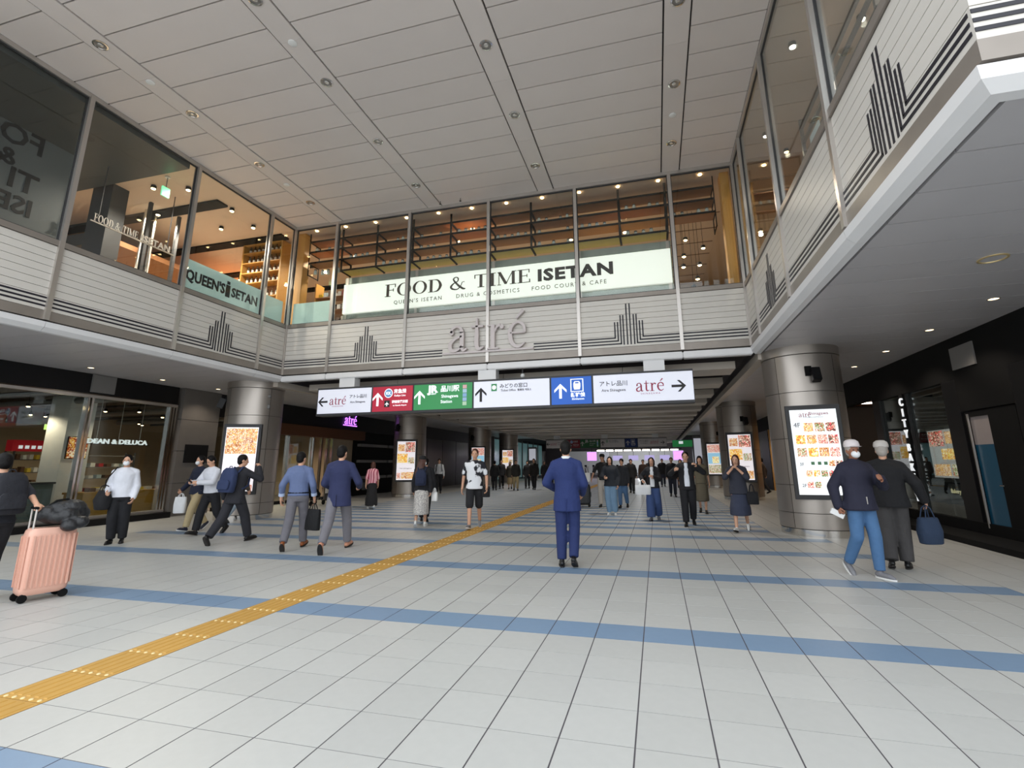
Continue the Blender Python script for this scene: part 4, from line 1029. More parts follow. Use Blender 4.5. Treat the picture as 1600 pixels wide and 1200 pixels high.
# right wing hall
for i, (x, y) in enumerate(((2.95, 3.6), (2.95, 5.4), (3.9, 3.3), (3.0, 6.1), (4.6, 1.6), (5.0, 5.4))):
    lamp('right_hall_spot', 'bright ceiling spot of the right upper hall, %s' % ORD[i], x, y, 8.48, 110, 'ceiling spots of the right upper hall', m=M_bulbw, color=(1, .9, .75), r=.06, light=i in (2, 4, 5))
hr = thing('stair_gallery', 'dark hanging gallery with a square railing in the right hall', 'railing', (4.6, 4.5, 7.3))
MB().box(3.6, 6.2, 2.2, 6.0, 7.55, 7.7).build('platform', M_dark, hr)
for y in (2.3, 4.1, 5.9): MB().box(3.62, 3.68, y - .03, y + .03, 7.7, 8.6).build('rail_post', M_grey, hr)
for z in (8.05, 8.4): MB().box(3.62, 3.68, 2.3, 5.9, z - .03, z + .03).build('rail_bar', M_grey, hr)
es = thing('round_exit_sign', 'round green exit lamp in the right hall', 'sign', (3.75, 2.9, 7.2))
MB().cyl((3.75, 2.9, 7.3), (3.7, 2.9, 7.3), .1, n=16).build('lamp_disc', mat('exit_lime', (180, 220, 130), .4, emit=.8), es, True)
MB().cyl((3.73, 2.9, 7.3), (3.73, 2.9, 7.56), .01, n=6).build('rod', M_grey, es)
ps = thing('taped_notice', 'white notice sheet standing inside the right window', 'notice', (2.75, 2.6, 5.5))
MB().box(2.74, 2.76, 2.45, 2.85, 5.6, 6.2).build('sheet', mat('notice_paper', (200, 214, 216), .6), ps)
MB().box(2.73, 2.77, 2.6, 2.64, 4.45, 5.6).build('stand', M_grey, ps)
sh3 = thing('wall_shelving', 'warm timber shelving with goods in the right hall corner', 'shelf', (4.2, 7.6, 4.45))
for z in (5.4, 5.9, 6.4, 6.9, 7.4, 7.9): MB().box(2.9, 5.0, 7.5, 7.9, z - .03, z).build('board', M_woodboard, sh3)
for x in (2.9, 3.95, 5.0): MB().box(x - .03, x + .03, 7.5, 7.9, 4.45, 8.2).build('upright', M_wood, sh3)
lamp('corner_spot', 'warm spot lighting the right corner shelving', 3.6, 6.9, 8.51, 40, 'corner spots')
# ceiling sprinklers above the facade head
for i, x in enumerate((-5.2, -4.6)):
    o = MB().cyl((x, 6.95, ZC), (x, 6.95, ZC - .08), .008, n=6).cyl((x, 6.95, ZC - .08), (x, 6.95, ZC - .09), .03, n=10).build('sprinkler', M_dark)
    tag(o, 'small dark sprinkler head under the ceiling, %s from the left windows' % ORD[i], 'sprinkler', 'sprinklers')
# ================================================================ SIGNS
# big atré letters on the back fascia
at = thing('raised_letters', 'large raised grey serif letters on the back fascia', 'sign', (-3.85, YF - .1, 4.3))
M_atr = mat('raised_letter_grey', (196, 186, 184), .4, metal=.2)
sp_ = .03
x = -4.95
mb, wa = serif('atré', 1.62, lambda u, v, d: (u, v, d), 0, 1, sp_)
sc_ = 2.26 / wa
for ch in 'atré':
    g, wc = serif(ch, 1.62, lambda u, v, d, x=x: (x + u * sc_, YF - d, 4.315 + v * .9), .02, .11, sp_)
    g.build('letter', M_atr, at, bevel=.008)
    x += wc * sc_
MB().box(-5.1, -2.62, YF - .07, YF - .007, 4.26, 4.31).build('underline', M_atr, at)

def guide_sign(label, x0, x1, y, z0, z1, lit, near):
    t = thing('guide_sign', label, 'sign', ((x0 + x1) / 2, y, z0))
    W, H = x1 - x0, z1 - z0
    M_letterw = globals()['M_letterw'] if lit else mat('unlit_letter', (190, 186, 186), .5)
    M_ltblue = globals()['M_ltblue'] if lit else mat('unlit_blue', (20, 46, 110))
    MB().box(x0, x1, y, y + .3, z0, z1).build('housing', M_dark, t)
    edges = [0, .172, .295, .463, .665, .768, 1.0]
    cols = [M_ltwhite, M_ltred, M_ltgreen, M_ltwhite, M_ltblue, M_ltwhite] if lit else [mat('unlit_white', (206, 200, 200), .5), mat('unlit_red', (130, 20, 36), .5), mat('unlit_green', (24, 92, 46), .5), mat('unlit_white', (206, 200, 200)), mat('unlit_blue', (20, 46, 110), .5), mat('unlit_white', (206, 200, 200))]
    for i in range(6):
        a, b = x0 + edges[i] * W + .035, x0 + edges[i + 1] * W - .012
        MB().box(a, b, y - .012, y, z0 + .06, z1 - .05).build('panel', cols[i], t)
    yy = y - .013
    X = lambda u: x0 + u * W
    Z = lambda v: z0 + v * H
    def arrow(u, v, s, rot, m):
        pts = [(0, .5), (.42, .08), (.42, -.1), (.09, .22), (.09, -.5), (-.09, -.5), (-.09, .22), (-.42, -.1), (-.42, .08)]
        c, q = math.cos(rot), math.sin(rot)
        MB().prism([(a * c - b * q, a * q + b * c) for a, b in pts], lambda p, r, d: (X(u) + p * s, yy - d, Z(v) + r * s), 0, .004).build('arrow', m, t)
    sz = .01 if not near else .006
    def tx(s_, u, v, h, m, bold=0., sx=1.): text('lettering', s_, h, m, t, F_BACK(X(u), yy, Z(v)), .003, bold=bold + .0012, sx=sx)
    def atre(u, v, s):
        w0 = serif('atré', s, lambda a, b, d: (a, b, d), 0, 1)[1]
        mb = serif('atré', s, lambda a, b, d: (X(u) - w0 / 2 + a, yy - d, Z(v) + b), 0, .004)[0]
        mb.build('logo', M_letterr, t)
        if near: text('logo_text', 'SHINAGAWA', s * .13, M_letterr, t, F_BACK(X(u), yy, Z(v) - s * .17), .002, spacing=1.5)
    arrow(.02, .5, .3, PI / 2, M_letterb)
    atre(.0677, .38, .34); tx('アトレ品川', .13, .6, .108, M_letterb); tx('Atre Shinagawa', .13, .42, .074, M_letterg)
    arrow(.191, .5, .36, 0, M_letterw)
    MB().cyl((X(.223), yy, Z(.7)), (X(.223), yy - .004, Z(.7)), .125, n=24).build('badge_ring', M_letterw, t)
    MB().cyl((X(.223), yy - .004, Z(.7)), (X(.223), yy - .007, Z(.7)), .105, n=24).build('badge', mat('badge_blue', (120, 170, 220), .4), t)
    text('badge_text', 'KK', .11, M_letterw, t, F_BACK(X(.223), yy - .007, Z(.65)), .002, bold=.004)
    tx('京急線', .257, .7, .122, M_letterw, .003); tx('Keikyu Line', .257, .58, .07, M_letterw)
    MB().box(X(.2115), X(.2275), yy - .004, yy, Z(.22), Z(.45)).build('plane_box', M_letterb, t)
    MB().prism([(0, .06), (.012, .02), (.06, -.01), (.06, -.025), (.012, -.01), (.008, -.045), (.025, -.06), (-.025, -.06), (-.008, -.045), (-.012, -.01), (-.06, -.025), (-.06, -.01), (-.012, .02)], lambda p, r, d: (X(.2195) + p, yy - .004 - d, Z(.335) + r), 0, .003).build('plane', M_letterw, t)
    tx('羽田空港方面', .2575, .36, .078, M_letterw, .002); tx('to Haneda Airport', .2575, .25, .052, M_letterw)
    arrow(.3145, .5, .36, 0, M_letterw)
    tx('JR', .352, .66, .25, M_letterw, .012, 1.15); tx('JR-EAST', .352, .58, .06, M_letterw)
    tx('品川駅', .4, .68, .175, M_letterw, .003); tx('Shinagawa', .4, .46, .115, M_letterw); tx('Station', .391, .28, .115, M_letterw)
    for k, c in enumerate(((240, 190, 190), (190, 220, 240), (150, 190, 230), (170, 200, 236), (200, 230, 200))):
        MB().box(X(.436), X(.447), yy - .004, yy, Z(.74 - .14 * k), Z(.86 - .14 * k)).build('line_chip', mat('chip_%d' % k, c, .4), t)
    arrow(.4855, .5, .36, 0, M_letterb)
    MB().box(X(.5135), X(.528), yy - .004, yy, Z(.6), Z(.84)).build('ticket_icon', mat('icon_green', (60, 150, 90), .4), t)
    MB().cyl((X(.5207), yy - .004, Z(.72)), (X(.5207), yy - .006, Z(.72)), .055, n=16).build('icon_disc', M_letterw, t)
    tx('みどりの窓口', .572, .7, .122, M_letterb); tx('Ticket Office', .558, .58, .074, M_letterg); tx('售票处 매표소', .6, .58, .06, M_letterg)
    arrow(.691, .5, .36, 0, M_letterw)
    MB().box(X(.716), X(.7475), yy - .003, yy, Z(.46), Z(.87)).build('icon_frame', M_letterw, t)
    MB().box(X(.7185), X(.745), yy - .006, yy - .003, Z(.485), Z(.845)).build('icon_field', M_ltblue, t)
    MB().prism([(-.07, -.1), (.07, -.1), (.085, -.03), (.085, .05), (.06, .1), (-.06, .1), (-.085, .05), (-.085, -.03)], lambda p, r, d: (X(.7318) + p, yy - .006 - d, Z(.66) + r), 0, .003).build('train_icon', M_letterw, t)
    MB().box(X(.7275), X(.736), yy - .012, yy - .009, Z(.72), Z(.76)).build('train_window', M_ltblue, t)
    tx('新幹線', .7335, .31, .115, M_letterw, .003); tx('Shinkansen', .7335, .21, .068, M_letterw)
    tx('アトレ品川', .8188, .6, .135, M_letterb); tx('Atre Shinagawa', .8188, .42, .09, M_letterg)
    atre(.903, .38, .42); arrow(.967, .5, .32, -PI / 2, M_letterb)
    for x in ((x0 + .9, (x0 + x1) / 2, x1 - .85)):
        MB().box(x - .24, x + .24, y + .02, y + .28, z1, ZS if near else 4.0).build('hanger_box', M_lip, t)
    return t
guide_sign('long backlit station guide sign hung under the back fascia', -8.86, 1.13, 7.17, 2.77, 3.545, True, True)
guide_sign('second unlit guide sign hung far down the corridor', -8.6, 1.05, 36, 2.62, 3.38, False, False)
# small camera under the lip
sc2 = thing('security_camera', 'small white dome camera beside the middle sign hanger', 'camera', (-2.4, 7.4, 3.6))
MB().cyl((-2.95, 7.32, 3.66), (-2.95, 7.32, 4.0), .02, n=8).build('stem', M_dark, sc2)
MB().ell((-2.95, 7.32, 3.62), (.06, .06, .06)).build('dome', M_white, sc2, True)

# ================================================================ COLUMN SCREENS, SPEAKERS
def on_col(cx, cy, a, r=.79):
    """map for a flat panel fixed to a column, facing direction a"""
    n = V((math.cos(a), math.sin(a), 0)); u = V((-n.y, n.x, 0))
    return lambda p, q, d, z=1.63: tuple(V((cx, cy, z)) + n * (r + d) + u * p + V((0, 0, q)))
A0 = -PI / 2 - .12
th = []
rows = [(.90, [.27, .51, .74], .105), (.755, [.07, .31, .54, .765], .105), (.605, [.07, .31, .54, .765], .105)]
for i, (zt, us, hh) in enumerate(rows):
    for j, u in enumerate(us): th.append((u, u + .2, zt - hh - .06, zt - .06, PH[(i * 2 + j * 3 + (1 if (i, j) == (0, 1) else 0)) % 5]))
for u, m in ((.7, PH[0]), (.85, PH[1])): th.append((u, u + .13, .33, .395, m))
for j, u in enumerate((.2, .36, .52, .68)): th.append((u, u + .13, .21, .28, PH[(j * 2) % 5]))
for j, u in enumerate((.2, .36)): th.append((u, u + .13, .08, .15, PH[(j + 3) % 5]))
fcol = on_col(3.38, 7.3, A0)
md = screen('directory_screen', 'tall lit floor directory with food pictures on the right column', fcol, .82, 1.66, th, base=mat('lit_board', (228, 232, 234), .4, var=.01, emit=.5))
def ctext(s_, u, v, h, m, par, fm, W, Hh, bold=0., align='CENTER'):
    o = V(fm((u - .5) * W, (v - .5) * Hh, .008)); ux = V(fm(1, 0, 0)) - V(fm(0, 0, 0))
    return text('lettering', s_, h, m, par, frame(o, ux, (0, 0, 1)), .001, bold=bold, align=align)
w0 = serif('atré', .14, lambda a, b, d: (a, b, d), 0, 1)[1]
mb = serif('atré', .14, lambda a, b, d: fcol(-.25 + a, .685 + b, .006 + d), 0, .002)[0]
mb.build('logo', M_letterr, md)
ctext('Shinagawa', .62, .935, .085, M_letterr, md, fcol, .82, 1.66)
ctext('アトレ品川 フロアガイド', .5, .9, .032, M_letterg, md, fcol, .82, 1.66)
for s_, v, h in (('4F', .79, .13), ('3F', .335, .085), ('2F', .09, .085)): ctext(s_, .13, v, h, M_letterg, md, fcol, .82, 1.66)
for k, u in enumerate((.33, .47, .6)):
    a, b, c_, d_ = [fcol((u - .5) * .82 + p, (.345 - .5) * 1.66 + q, .006) for p, q in ((0, 0), (.06, 0), (.06, .06), (0, .06))]
    MB().add([a, b, c_, d_], [(0, 1, 2, 3)]).build('shop_mark', mat('mark_green', (90, 140, 100), .5), md)
LA = -PI / 2 + .45
for cx, cy, a, lay, lb in ((-11.2, 7.45, LA, [(.02, .98, .58, .98, PH[0]), (.02, .98, .02, .1, PH[3])], 'tall lit food poster screen on the nearest left column'),
                           (3.45, 17.2, A0, posterA, 'lit food poster screen on the second right column'),
                           (-11.1, 17.0, -PI / 2 + .3, posterA, 'lit food collage screen on the second left column'),
                           (3.6, 27.5, A0, posterB, 'pale blue lit poster screen on the third right column'),
                           (-11.1, 26.8, -PI / 2 + .2, posterB, 'pale blue lit poster screen on the third left column'),
                           (-11.1, 33.5, -PI / 2 + .2, posterA, 'small lit poster screen on the farthest left column')):
    fm = on_col(cx, cy, a)
    s = screen('poster_screen', lb, fm, .82, 1.72, lay)
    if lay is posterA: ctext('Hot Shinagawa', .5, .28, .09, M_letterg, s, fm, .82, 1.72)
def box_speaker(cx, cy, a, z, lb):
    fm = on_col(cx, cy, a, .75)
    t = thing('wall_speaker', lb, 'speaker', fm(0, 0, 0, z), 0, 'column speakers')
    n = V((math.cos(a), math.sin(a), 0)); Rm = Matrix(((-n.y, n.x, 0), (n.x, n.y, 0), (0, 0, 1))).transposed()
    MB().obox(fm(-.06, .1, .02, z), (.12, .05, .2), Rm).build('bracket', M_matblack, t)
    MB().obox(fm(.04, 0, .12, z), (.16, .16, .28), Rm @ Matrix.Rotation(.3, 3, 'X')).build('cabinet', M_black, t, bevel=.01)
    MB().obox(fm(0, .08, .06, z), (.05, .1, .05), Rm).build('arm', M_matblack, t)
box_speaker(3.38, 7.3, A0 + .12, 3.15, 'black box speaker high on the nearest right column')
box_speaker(3.45, 17.2, A0 + .3, 3.0, 'black box speaker high on the second right column')
box_speaker(3.6, 27.5, A0 + .4, 3.0, 'black box speaker high on the third right column')
box_speaker(-11.2, 7.45, -PI / 2 - .75, 3.2, 'black box speaker high on the nearest left column')
box_speaker(-11.1, 17.0, -PI / 2 - .3, 3.1, 'black box speaker high on the second left column')
box_speaker(-11.1, 26.8, -PI / 2 - .3, 3.1, 'black box speaker high on the third left column')
for k, z in enumerate((3.4, 3.1)):
    fm = on_col(-11.2, 7.45, -.35, .75)
    o = MB().ell(fm(0, 0, .015, z), (.05, .05, .05 + .02 * k)).build('column_sensor', M_grey, None, True)
    tag(o, '%s grey sensor dome on the nearest left column' % ('upper' if k == 0 else 'lower'), 'sensor')
# ================================================================ PEOPLE
PENDING_MESH = []       # (object, voxel, smoothing steps, material, [extra objects to join])
def blob(name, mb, m, parent, voxel, it=4, join=()):
    me = bpy.data.meshes.new(name); me.from_pydata(mb.v, [], mb.f); me.materials.append(m)
    bm = bmesh.new(); bm.from_mesh(me); bmesh.ops.recalc_face_normals(bm, faces=bm.faces); bm.to_mesh(me); bm.free()
    o = link(name, me, parent)
    r = o.modifiers.new('r', 'REMESH'); r.mode = 'VOXEL'; r.voxel_size = voxel
    s = o.modifiers.new('s', 'SMOOTH'); s.factor = .5; s.iterations = it
    PENDING_MESH.append((o, m, join))
    return o
def finish_blobs():
    dg = bpy.context.evaluated_depsgraph_get()
    got = [(bpy.data.meshes.new_from_object(o.evaluated_get(dg)), [bpy.data.meshes.new_from_object(j.evaluated_get(dg)) for j in jn]) for o, m, jn in PENDING_MESH]
    for (me, ex), (o, m, jn) in zip(got, PENDING_MESH):
        if ex:
            bm = bmesh.new(); bm.from_mesh(me)
            for e in ex: bm.from_mesh(e)
            bm.to_mesh(me); bm.free()
        me.materials.clear(); me.materials.append(m)
        me.polygons.foreach_set('use_smooth', [True] * len(me.polygons)); me.polygons.foreach_set('material_index', [0] * len(me.polygons))
        o.modifiers.clear(); o.data = me
        for j in jn: bpy.data.objects.remove(j)
def ik(a, t, l1, l2, pole):
    a, t = V(a), V(t); d = t - a; L = min(d.length, (l1 + l2) * .9985); u = d.normalized()
    t = a + u * L
    x = (l1 * l1 - l2 * l2 + L * L) / (2 * L); h = math.sqrt(max(l1 * l1 - x * x, 0))
    p = V(pole); p = p - u * p.dot(u); p.normalize()
    return a + u * x + p * h, t
FAB = {}
def fab(c, rough=.85, bump=.9):
    k = 'cloth_%d_%d_%d' % c
    return mat(k, c, rough, var=.12, vscale=7, bump=bump, bscale=9)
M_skin = mat('skin', (206, 158, 130), .55, var=.05, vscale=12)
M_skind = mat('skin_tan', (150, 100, 76), .55, var=.05, vscale=12)
M_hair = mat('hair_black', (15, 13, 13), .55, spec=.2, var=.2, vscale=40, bump=.3, bscale=90)
M_hairbr = mat('hair_brown', (78, 44, 32), .5, var=.2, vscale=40, bump=.3, bscale=90)
M_hairgr = mat('hair_grey', (168, 160, 152), .6, var=.2, vscale=40)
M_mask = mat('mask_white', (232, 234, 236), .8)
M_lips = mat('lips', (150, 84, 76), .5)
M_eye = mat('eye', (28, 22, 20), .3)
M_shoe = {k: mat('shoe_' + k, c, .4) for k, c in dict(black=(22, 21, 22), brown=(140, 78, 36), tan=(196, 138, 110), white=(226, 226, 222), grey=(120, 120, 124), navy=(34, 38, 56)).items()}
M_sole = {k: mat('sole_' + k, c, .7) for k, c in dict(dark=(40, 36, 34), white=(230, 230, 228)).items()}
FOOT = dict(stand=((.02, 0), (-.02, 0)), walkR=((.36, -12), (-.30, 42)), walkL=((-.30, 42), (.36, -12)), stepR=((.22, 0), (-.18, 28)), stepL=((-.18, 28), (.22, 0)), bigR=((.46, -8), (-.42, 55)), bigL=((-.42, 55), (.46, -8)))
def person(label, x, y, heading, H=1.7, fem=False, feet='stepR', hands=None, top=None, legs=None, shoes=('black', 'dark'), hair='short', hairm=None, lean=0., head=(0, 0), det=2, skin=None, build=1., mask=False, cap=None, extra=(), wide=.0, toe=None):
    k = H / 1.72; th = math.radians(heading)
    root = thing('person', label, 'person', (x, y, 0), -th, None)
    skin = skin or M_skin; hairm = hairm or M_hair
    def W(p): return V((x + p[0] * math.cos(th) + p[1] * math.sin(th), y - p[0] * math.sin(th) + p[1] * math.cos(th), p[2]))
    Rh = Matrix.Rotation(-th, 3, 'Z')
    vox = {2: .014, 1: .019, 0: .027}[det]
    # legs
    ff = FOOT[feet] if isinstance(feet, str) else feet
    AH = .096 * k; l1, l2 = .43 * k, .415 * k
    ank = {}; pit_ = {}
    for s, f in ((1, ff[0]), (-1, ff[1])):
        by, p = f[0] * k, math.radians(f[1]); lift = f[2] if len(f) > 2 else 0
        c, q = math.cos(p), math.sin(p)
        ay = by - .13 * k * c + AH * q
        ball = -.13 * k * q - AH * c; heel = .05 * k * q - AH * c; toe_ = -.2 * k * q - AH * c
        az = -min(ball if p > 0 else 9, heel, ball) + lift
        ank[s] = V(((.085 + wide) * k * s, ay, az)); pit_[s] = p
    hx = .09 * k
    hz = min(a.z + math.sqrt(max((l1 + l2) ** 2 * .994 - a.y ** 2 - (a.x - hx * s) ** 2, .1)) for s, a in ank.items())
    hz = min(hz, .935 * k)
    hip = {s: V((hx * s, 0, hz)) for s in (1, -1)}
    knee = {}
    for s in (1, -1): knee[s], ank[s] = ik(hip[s], ank[s], l1, l2, (.06 * s, 1, 0))
    RL = Matrix.Rotation(-lean, 3, 'X'); pc = V((0, 0, hz))
    def T(p): return pc + RL @ (V(p) - pc)
    bw = build
    sw = (.158 if fem else .176) * k * (1 + (bw - 1) * .5)
    sh = {s: T((sw * s, -.005, hz + .452 * k)) for s in (1, -1)}
    hd = T((0, .02 * k, hz + .672 * k))
    RHd = RL @ Matrix.Rotation(-math.radians(head[0]), 3, 'Z') @ Matrix.Rotation(-math.radians(head[1]), 3, 'X')
    def HD(px, py, pz): return hd + RHd @ (V((px, py, pz)) * k)
    # arms
    hands = hands or {}
    elb, wri = {}, {}
    for s in (1, -1):
        h = hands.get(s, ('rel', .07 * s, .10 if (s < 0) == (ff[0][0] > ff[1][0]) else -.06, -.52))
        if h[0] == 'rel': t = sh[s] + V(h[1:4]) * k
        else: t = V(h[1:4])
        pole = h[4] if len(h) > 4 else (.45 * s, -1, -.1)
        elb[s], wri[s] = ik(sh[s], t, .285 * k, .255 * k, pole)
    def rg(z, rx, ry, yo=0.): return (W(T((0, yo * k, hz + z * k))), rx * k * bw, ry * k * (1 + (bw - 1) * 1.3), Rh @ RL)
    tors = [(-.1, .15, .1), (0, .165, .115), (.1, .148, .105), (.22, .142 if fem else .15, .1), (.34, .16 if fem else .175, .115), (.42, .165 if fem else .188, .11), (.475, .125 if fem else .145, .082), (.53, .06, .06)]
    # ---- body (one continuous skin surface)
    b = MB()
    b.loft([rg(z, a * .93, c * .93) for z, a, c in tors], 16)
    b.capsule(W(T((0, -.005, hz + .5 * k))), .055 * k, W(HD(0, -.012, -.07)), .05 * k)
    b.ell(W(HD(0, -.01, .022)), (.073 * k, .093 * k, .098 * k), Rh @ RHd, 14, 10)
    b.ell(W(HD(0, .018, -.045)), (.056 * k, .066 * k, .072 * k), Rh @ RHd, 12, 8)
    b.ell(W(HD(0, .092, -.018)), (.013 * k, .018 * k, .022 * k), Rh @ RHd, 8, 6)
    for s in (1, -1):
        b.ell(W(HD(.074 * s, -.012, -.008)), (.012 * k, .02 * k, .032 * k), Rh @ RHd, 8, 6)
        b.capsule(W(sh[s]), .05 * k, W(elb[s]), .04 * k); b.capsule(W(elb[s]), .04 * k, W(wri[s]), .028 * k)
        b.capsule(W(hip[s]), .082 * k, W(knee[s]), .055 * k); b.capsule(W(knee[s]), .055 * k, W(ank[s]), .037 * k)
        b.capsule(W(knee[s] * .62 + ank[s] * .38 + V((0, -.014, 0))), .05 * k, W(knee[s] * .4 + ank[s] * .6), .043 * k)
    # hands with five fingers
    hj = []
    for s in (1, -1):
        d = (wri[s] - elb[s]).normalized()
        hsp = hands.get(s, ())
        curl = hsp[5] if len(hsp) > 5 else .55
        nrm = hsp[6] if len(hsp) > 6 else V((-s, .15, 0))      # palm looks this way
        nrm = V(nrm); nrm = (nrm - d * nrm.dot(d)).normalized()
        sd = d.cross(nrm).normalized()
        if sd.y < 0 and abs(d.z) > .6: sd = -sd                # thumb side points forward on a hanging arm
        hm = MB(); w0 = wri[s]
        R3 = Matrix((sd, nrm, d)).transposed()
        hm.ell(W(w0 + d * .05 * k), (.04 * k, .017 * k, .055 * k), Rh @ R3, 10, 8)
        hm.capsule(W(w0 - d * .03 * k), .027 * k, W(w0 + d * .02 * k), .027 * k)
        for i, L in enumerate((.072, .08, .074, .058)):
            p0 = w0 + d * .088 * k + sd * (1.5 - i) * .02 * k
            a1 = d * math.cos(curl) + nrm * math.sin(curl); a2 = d * math.cos(curl * 2.2) + nrm * math.sin(curl * 2.2)
            p1 = p0 + a1 * L * .52 * k; p2 = p1 + a2 * L * .5 * k
            hm.capsule(W(p0 - d * .02 * k), .0098 * k, W(p1), .009 * k, 8); hm.capsule(W(p1), .009 * k, W(p2), .008 * k, 8)
        p0 = w0 + d * .03 * k + sd * .03 * k; p1 = p0 + (d * .6 + sd * .7 + nrm * .35).normalized() * .04 * k; p2 = p1 + (d * .85 + sd * .2 + nrm * .5).normalized() * .032 * k
        hm.capsule(W(p0), .014 * k, W(p1), .011 * k, 8); hm.capsule(W(p1), .011 * k, W(p2), .009 * k, 8)
        me = bpy.data.meshes.new('hand'); me.from_pydata(hm.v, [], hm.f); bm = bmesh.new(); bm.from_mesh(me); bmesh.ops.recalc_face_normals(bm, faces=bm.faces); bm.to_mesh(me); bm.free()
        ho = bpy.data.objects.new('hand', me); COL.objects.link(ho)
        r = ho.modifiers.new('r', 'REMESH'); r.mode = 'VOXEL'; r.voxel_size = {2: .0065, 1: .008, 0: .012}[det]
        q_ = ho.modifiers.new('s', 'SMOOTH'); q_.factor = .5; q_.iterations = 2
        hj.append(ho)
    blob('body', b, skin, root, vox * .9, 3, hj)
    # ---- face details
    for s in (1, -1): MB().ell(W(HD(.03 * s, .079, .012)), (.012 * k, .008 * k, .007 * k), Rh @ RHd, 8, 6).build('eye', M_eye, root, True)
    if mask: MB().ell(W(HD(0, .058, -.045)), (.056 * k, .046 * k, .05 * k), Rh @ RHd, 14, 8).build('face_mask', M_mask, root, True)
    else: MB().ell(W(HD(0, .079, -.062)), (.02 * k, .007 * k, .006 * k), Rh @ RHd, 8, 6).build('mouth', M_lips, root, True)
    # ---- hair
    hb = MB()
    if hair != 'none':
        hb.ell(W(HD(0, -.022, .035)), (.083 * k, .096 * k, .098 * k), Rh @ RHd, 14, 10)
        hb.ell(W(HD(0, -.05, -.01)), (.074 * k, .062 * k, .08 * k), Rh @ RHd, 12, 8)
        if hair in ('bob', 'long'):
            for s in (1, -1): hb.capsule(W(HD(.068 * s, -.01, .02)), .028 * k, W(HD(.068 * s, -.01, -.1)), .026 * k)
            hb.ell(W(HD(0, -.05, -.06)), (.085 * k, .06 * k, .09 * k), Rh @ RHd, 12, 8)
        if hair == 'long':
            hb.loft([(W(HD(0, -.06, -.02)), .085 * k, .05 * k, Rh), (W(HD(0, -.085, -.16)), .105 * k, .045 * k, Rh), (W(HD(0, -.115, -.3)), .12 * k, .04 * k, Rh), (W(HD(0, -.125, -.42)), .10 * k, .03 * k, Rh)], 14)
        blob('hair', hb, hairm, root, .011 if det == 2 else .016, 3)
    if cap:
        cm = MB().lathe([(.092 * k, 0), (.096 * k, .03 * k), (.085 * k, .075 * k), (.05 * k, .1 * k), (.0005, .106 * k)], (0, 0, 0), 18)
        if cap[1]: cm.ell((0, .105 * k, .004), (.07 * k, .07 * k, .008 * k), None, 14, 6)
        cm.v = [tuple(W(HD(0, -.018, .052)) + Rh @ RHd @ V(p)) for p in cm.v]
        cm.build('cap', fab(cap[0]), root, True)
    # ---- shoes
    for s in (1, -1):
        p = pit_[s]; A = ank[s]
        f = V((0, math.cos(p), -math.sin(p))); u = V((0, math.sin(p), math.cos(p)))
        tz = math.radians(8 * s); f = Matrix.Rotation(-tz, 3, 'Z') @ f
        sb = MB()
        P_ = lambda a, c: W(A + f * a * k + u * c * k)
        sb.capsule(P_(-.035, -.045), .037 * k, P_(.04, -.05), .038 * k); sb.capsule(P_(.04, -.05), .038 * k, P_(.13, -.056), .037 * k); sb.capsule(P_(.13, -.058), .036 * k, P_(.175, -.064), .024 * k)
        sb.capsule(P_(-.01, -.04), .037 * k, P_(-.003, .005), .037 * k)
        so = blob('shoe', sb, M_shoe[shoes[0]], root, .011 if det == 2 else .016, 2)
        R3 = Rh @ Matrix((f.cross(u), f, u)).transposed()
        sm = MB()
        sm.loft([(P_(.066, -.0945), .04 * k, .142 * k, R3), (P_(.066, -.075), .043 * k, .145 * k, R3)], 18)
        sm.build('sole', M_sole[shoes[1]], so, True)
    # ---- legwear
    lg = legs or dict(c=(40, 40, 44))
    lm = lg.get('m') or fab(lg['c'])
    kind = lg.get('kind', 'trousers'); ez = lg.get('ease', .012)
    t = MB()
    if kind in ('trousers', 'wide', 'shorts'):
        t.loft([rg(-.10, .155, .112), rg(-.02, .17 + ez * .6, .12 + ez * .5), rg(.06, .162, .115), rg(.11, .15, .108)], 16)
        for s in (1, -1):
            e1 = {'trousers': .012, 'wide': .045, 'shorts': .03}[kind] + ez
            hipo = hip[s] + V((0, 0, -.02))
            if kind == 'shorts':
                kn = hip[s] + (knee[s] - hip[s]) * 1.02
                t.capsule(W(hipo), .09 * k + ez, W(kn), .07 * k + e1 * .5, 12)
            else:
                t.capsule(W(hipo), .088 * k + ez, W(knee[s]), .058 * k + e1, 12)
                end = knee[s] + (ank[s] - knee[s]) * lg.get('len', 1.0)
                rr = (.043 if kind == 'trousers' else .06) * k + e1
                t.tube([W(knee[s]), W(knee[s] + (end - knee[s]) * .5), W(end)], [.058 * k + e1, (.058 * k + rr) / 2 + e1 * .55, rr], 14)
                t.ell(W(knee[s]), (.058 * k + e1,) * 3)
        lo = blob({'shorts': 'shorts'}.get(kind, 'trousers'), t, lm, root, vox, 3)
    else:
        hem = lg.get('hem', .3) * k; cy = (ank[1].y + ank[-1].y) / 2 * .7; spread = abs(ank[1].y - ank[-1].y) * .35
        r0 = lg.get('r', .2) * k
        zs = [hz + .1 * k, hz - .02 * k, hz * .6 + hem * .4, hz * .3 + hem * .7, hem]
        t.loft([(W((0, cy * i / 4, z)), a, c, Rh) for i, (z, a, c) in enumerate(zip(zs, (.15 * k, .175 * k, .19 * k, r0 * .98, r0), (.108 * k, .125 * k, .14 * k + spread * .4, r0 * .8 + spread * .6, r0 * .85 + spread * .8)))], 18)
        lo = blob('skirt', t, lm, root, vox, 3)
    # ---- upper garment
    tp_ = top or dict(c=(40, 40, 46))
    tm_ = tp_.get('m') or fab(tp_['c'])
    kd = tp_.get('kind', 'jacket'); t = MB()
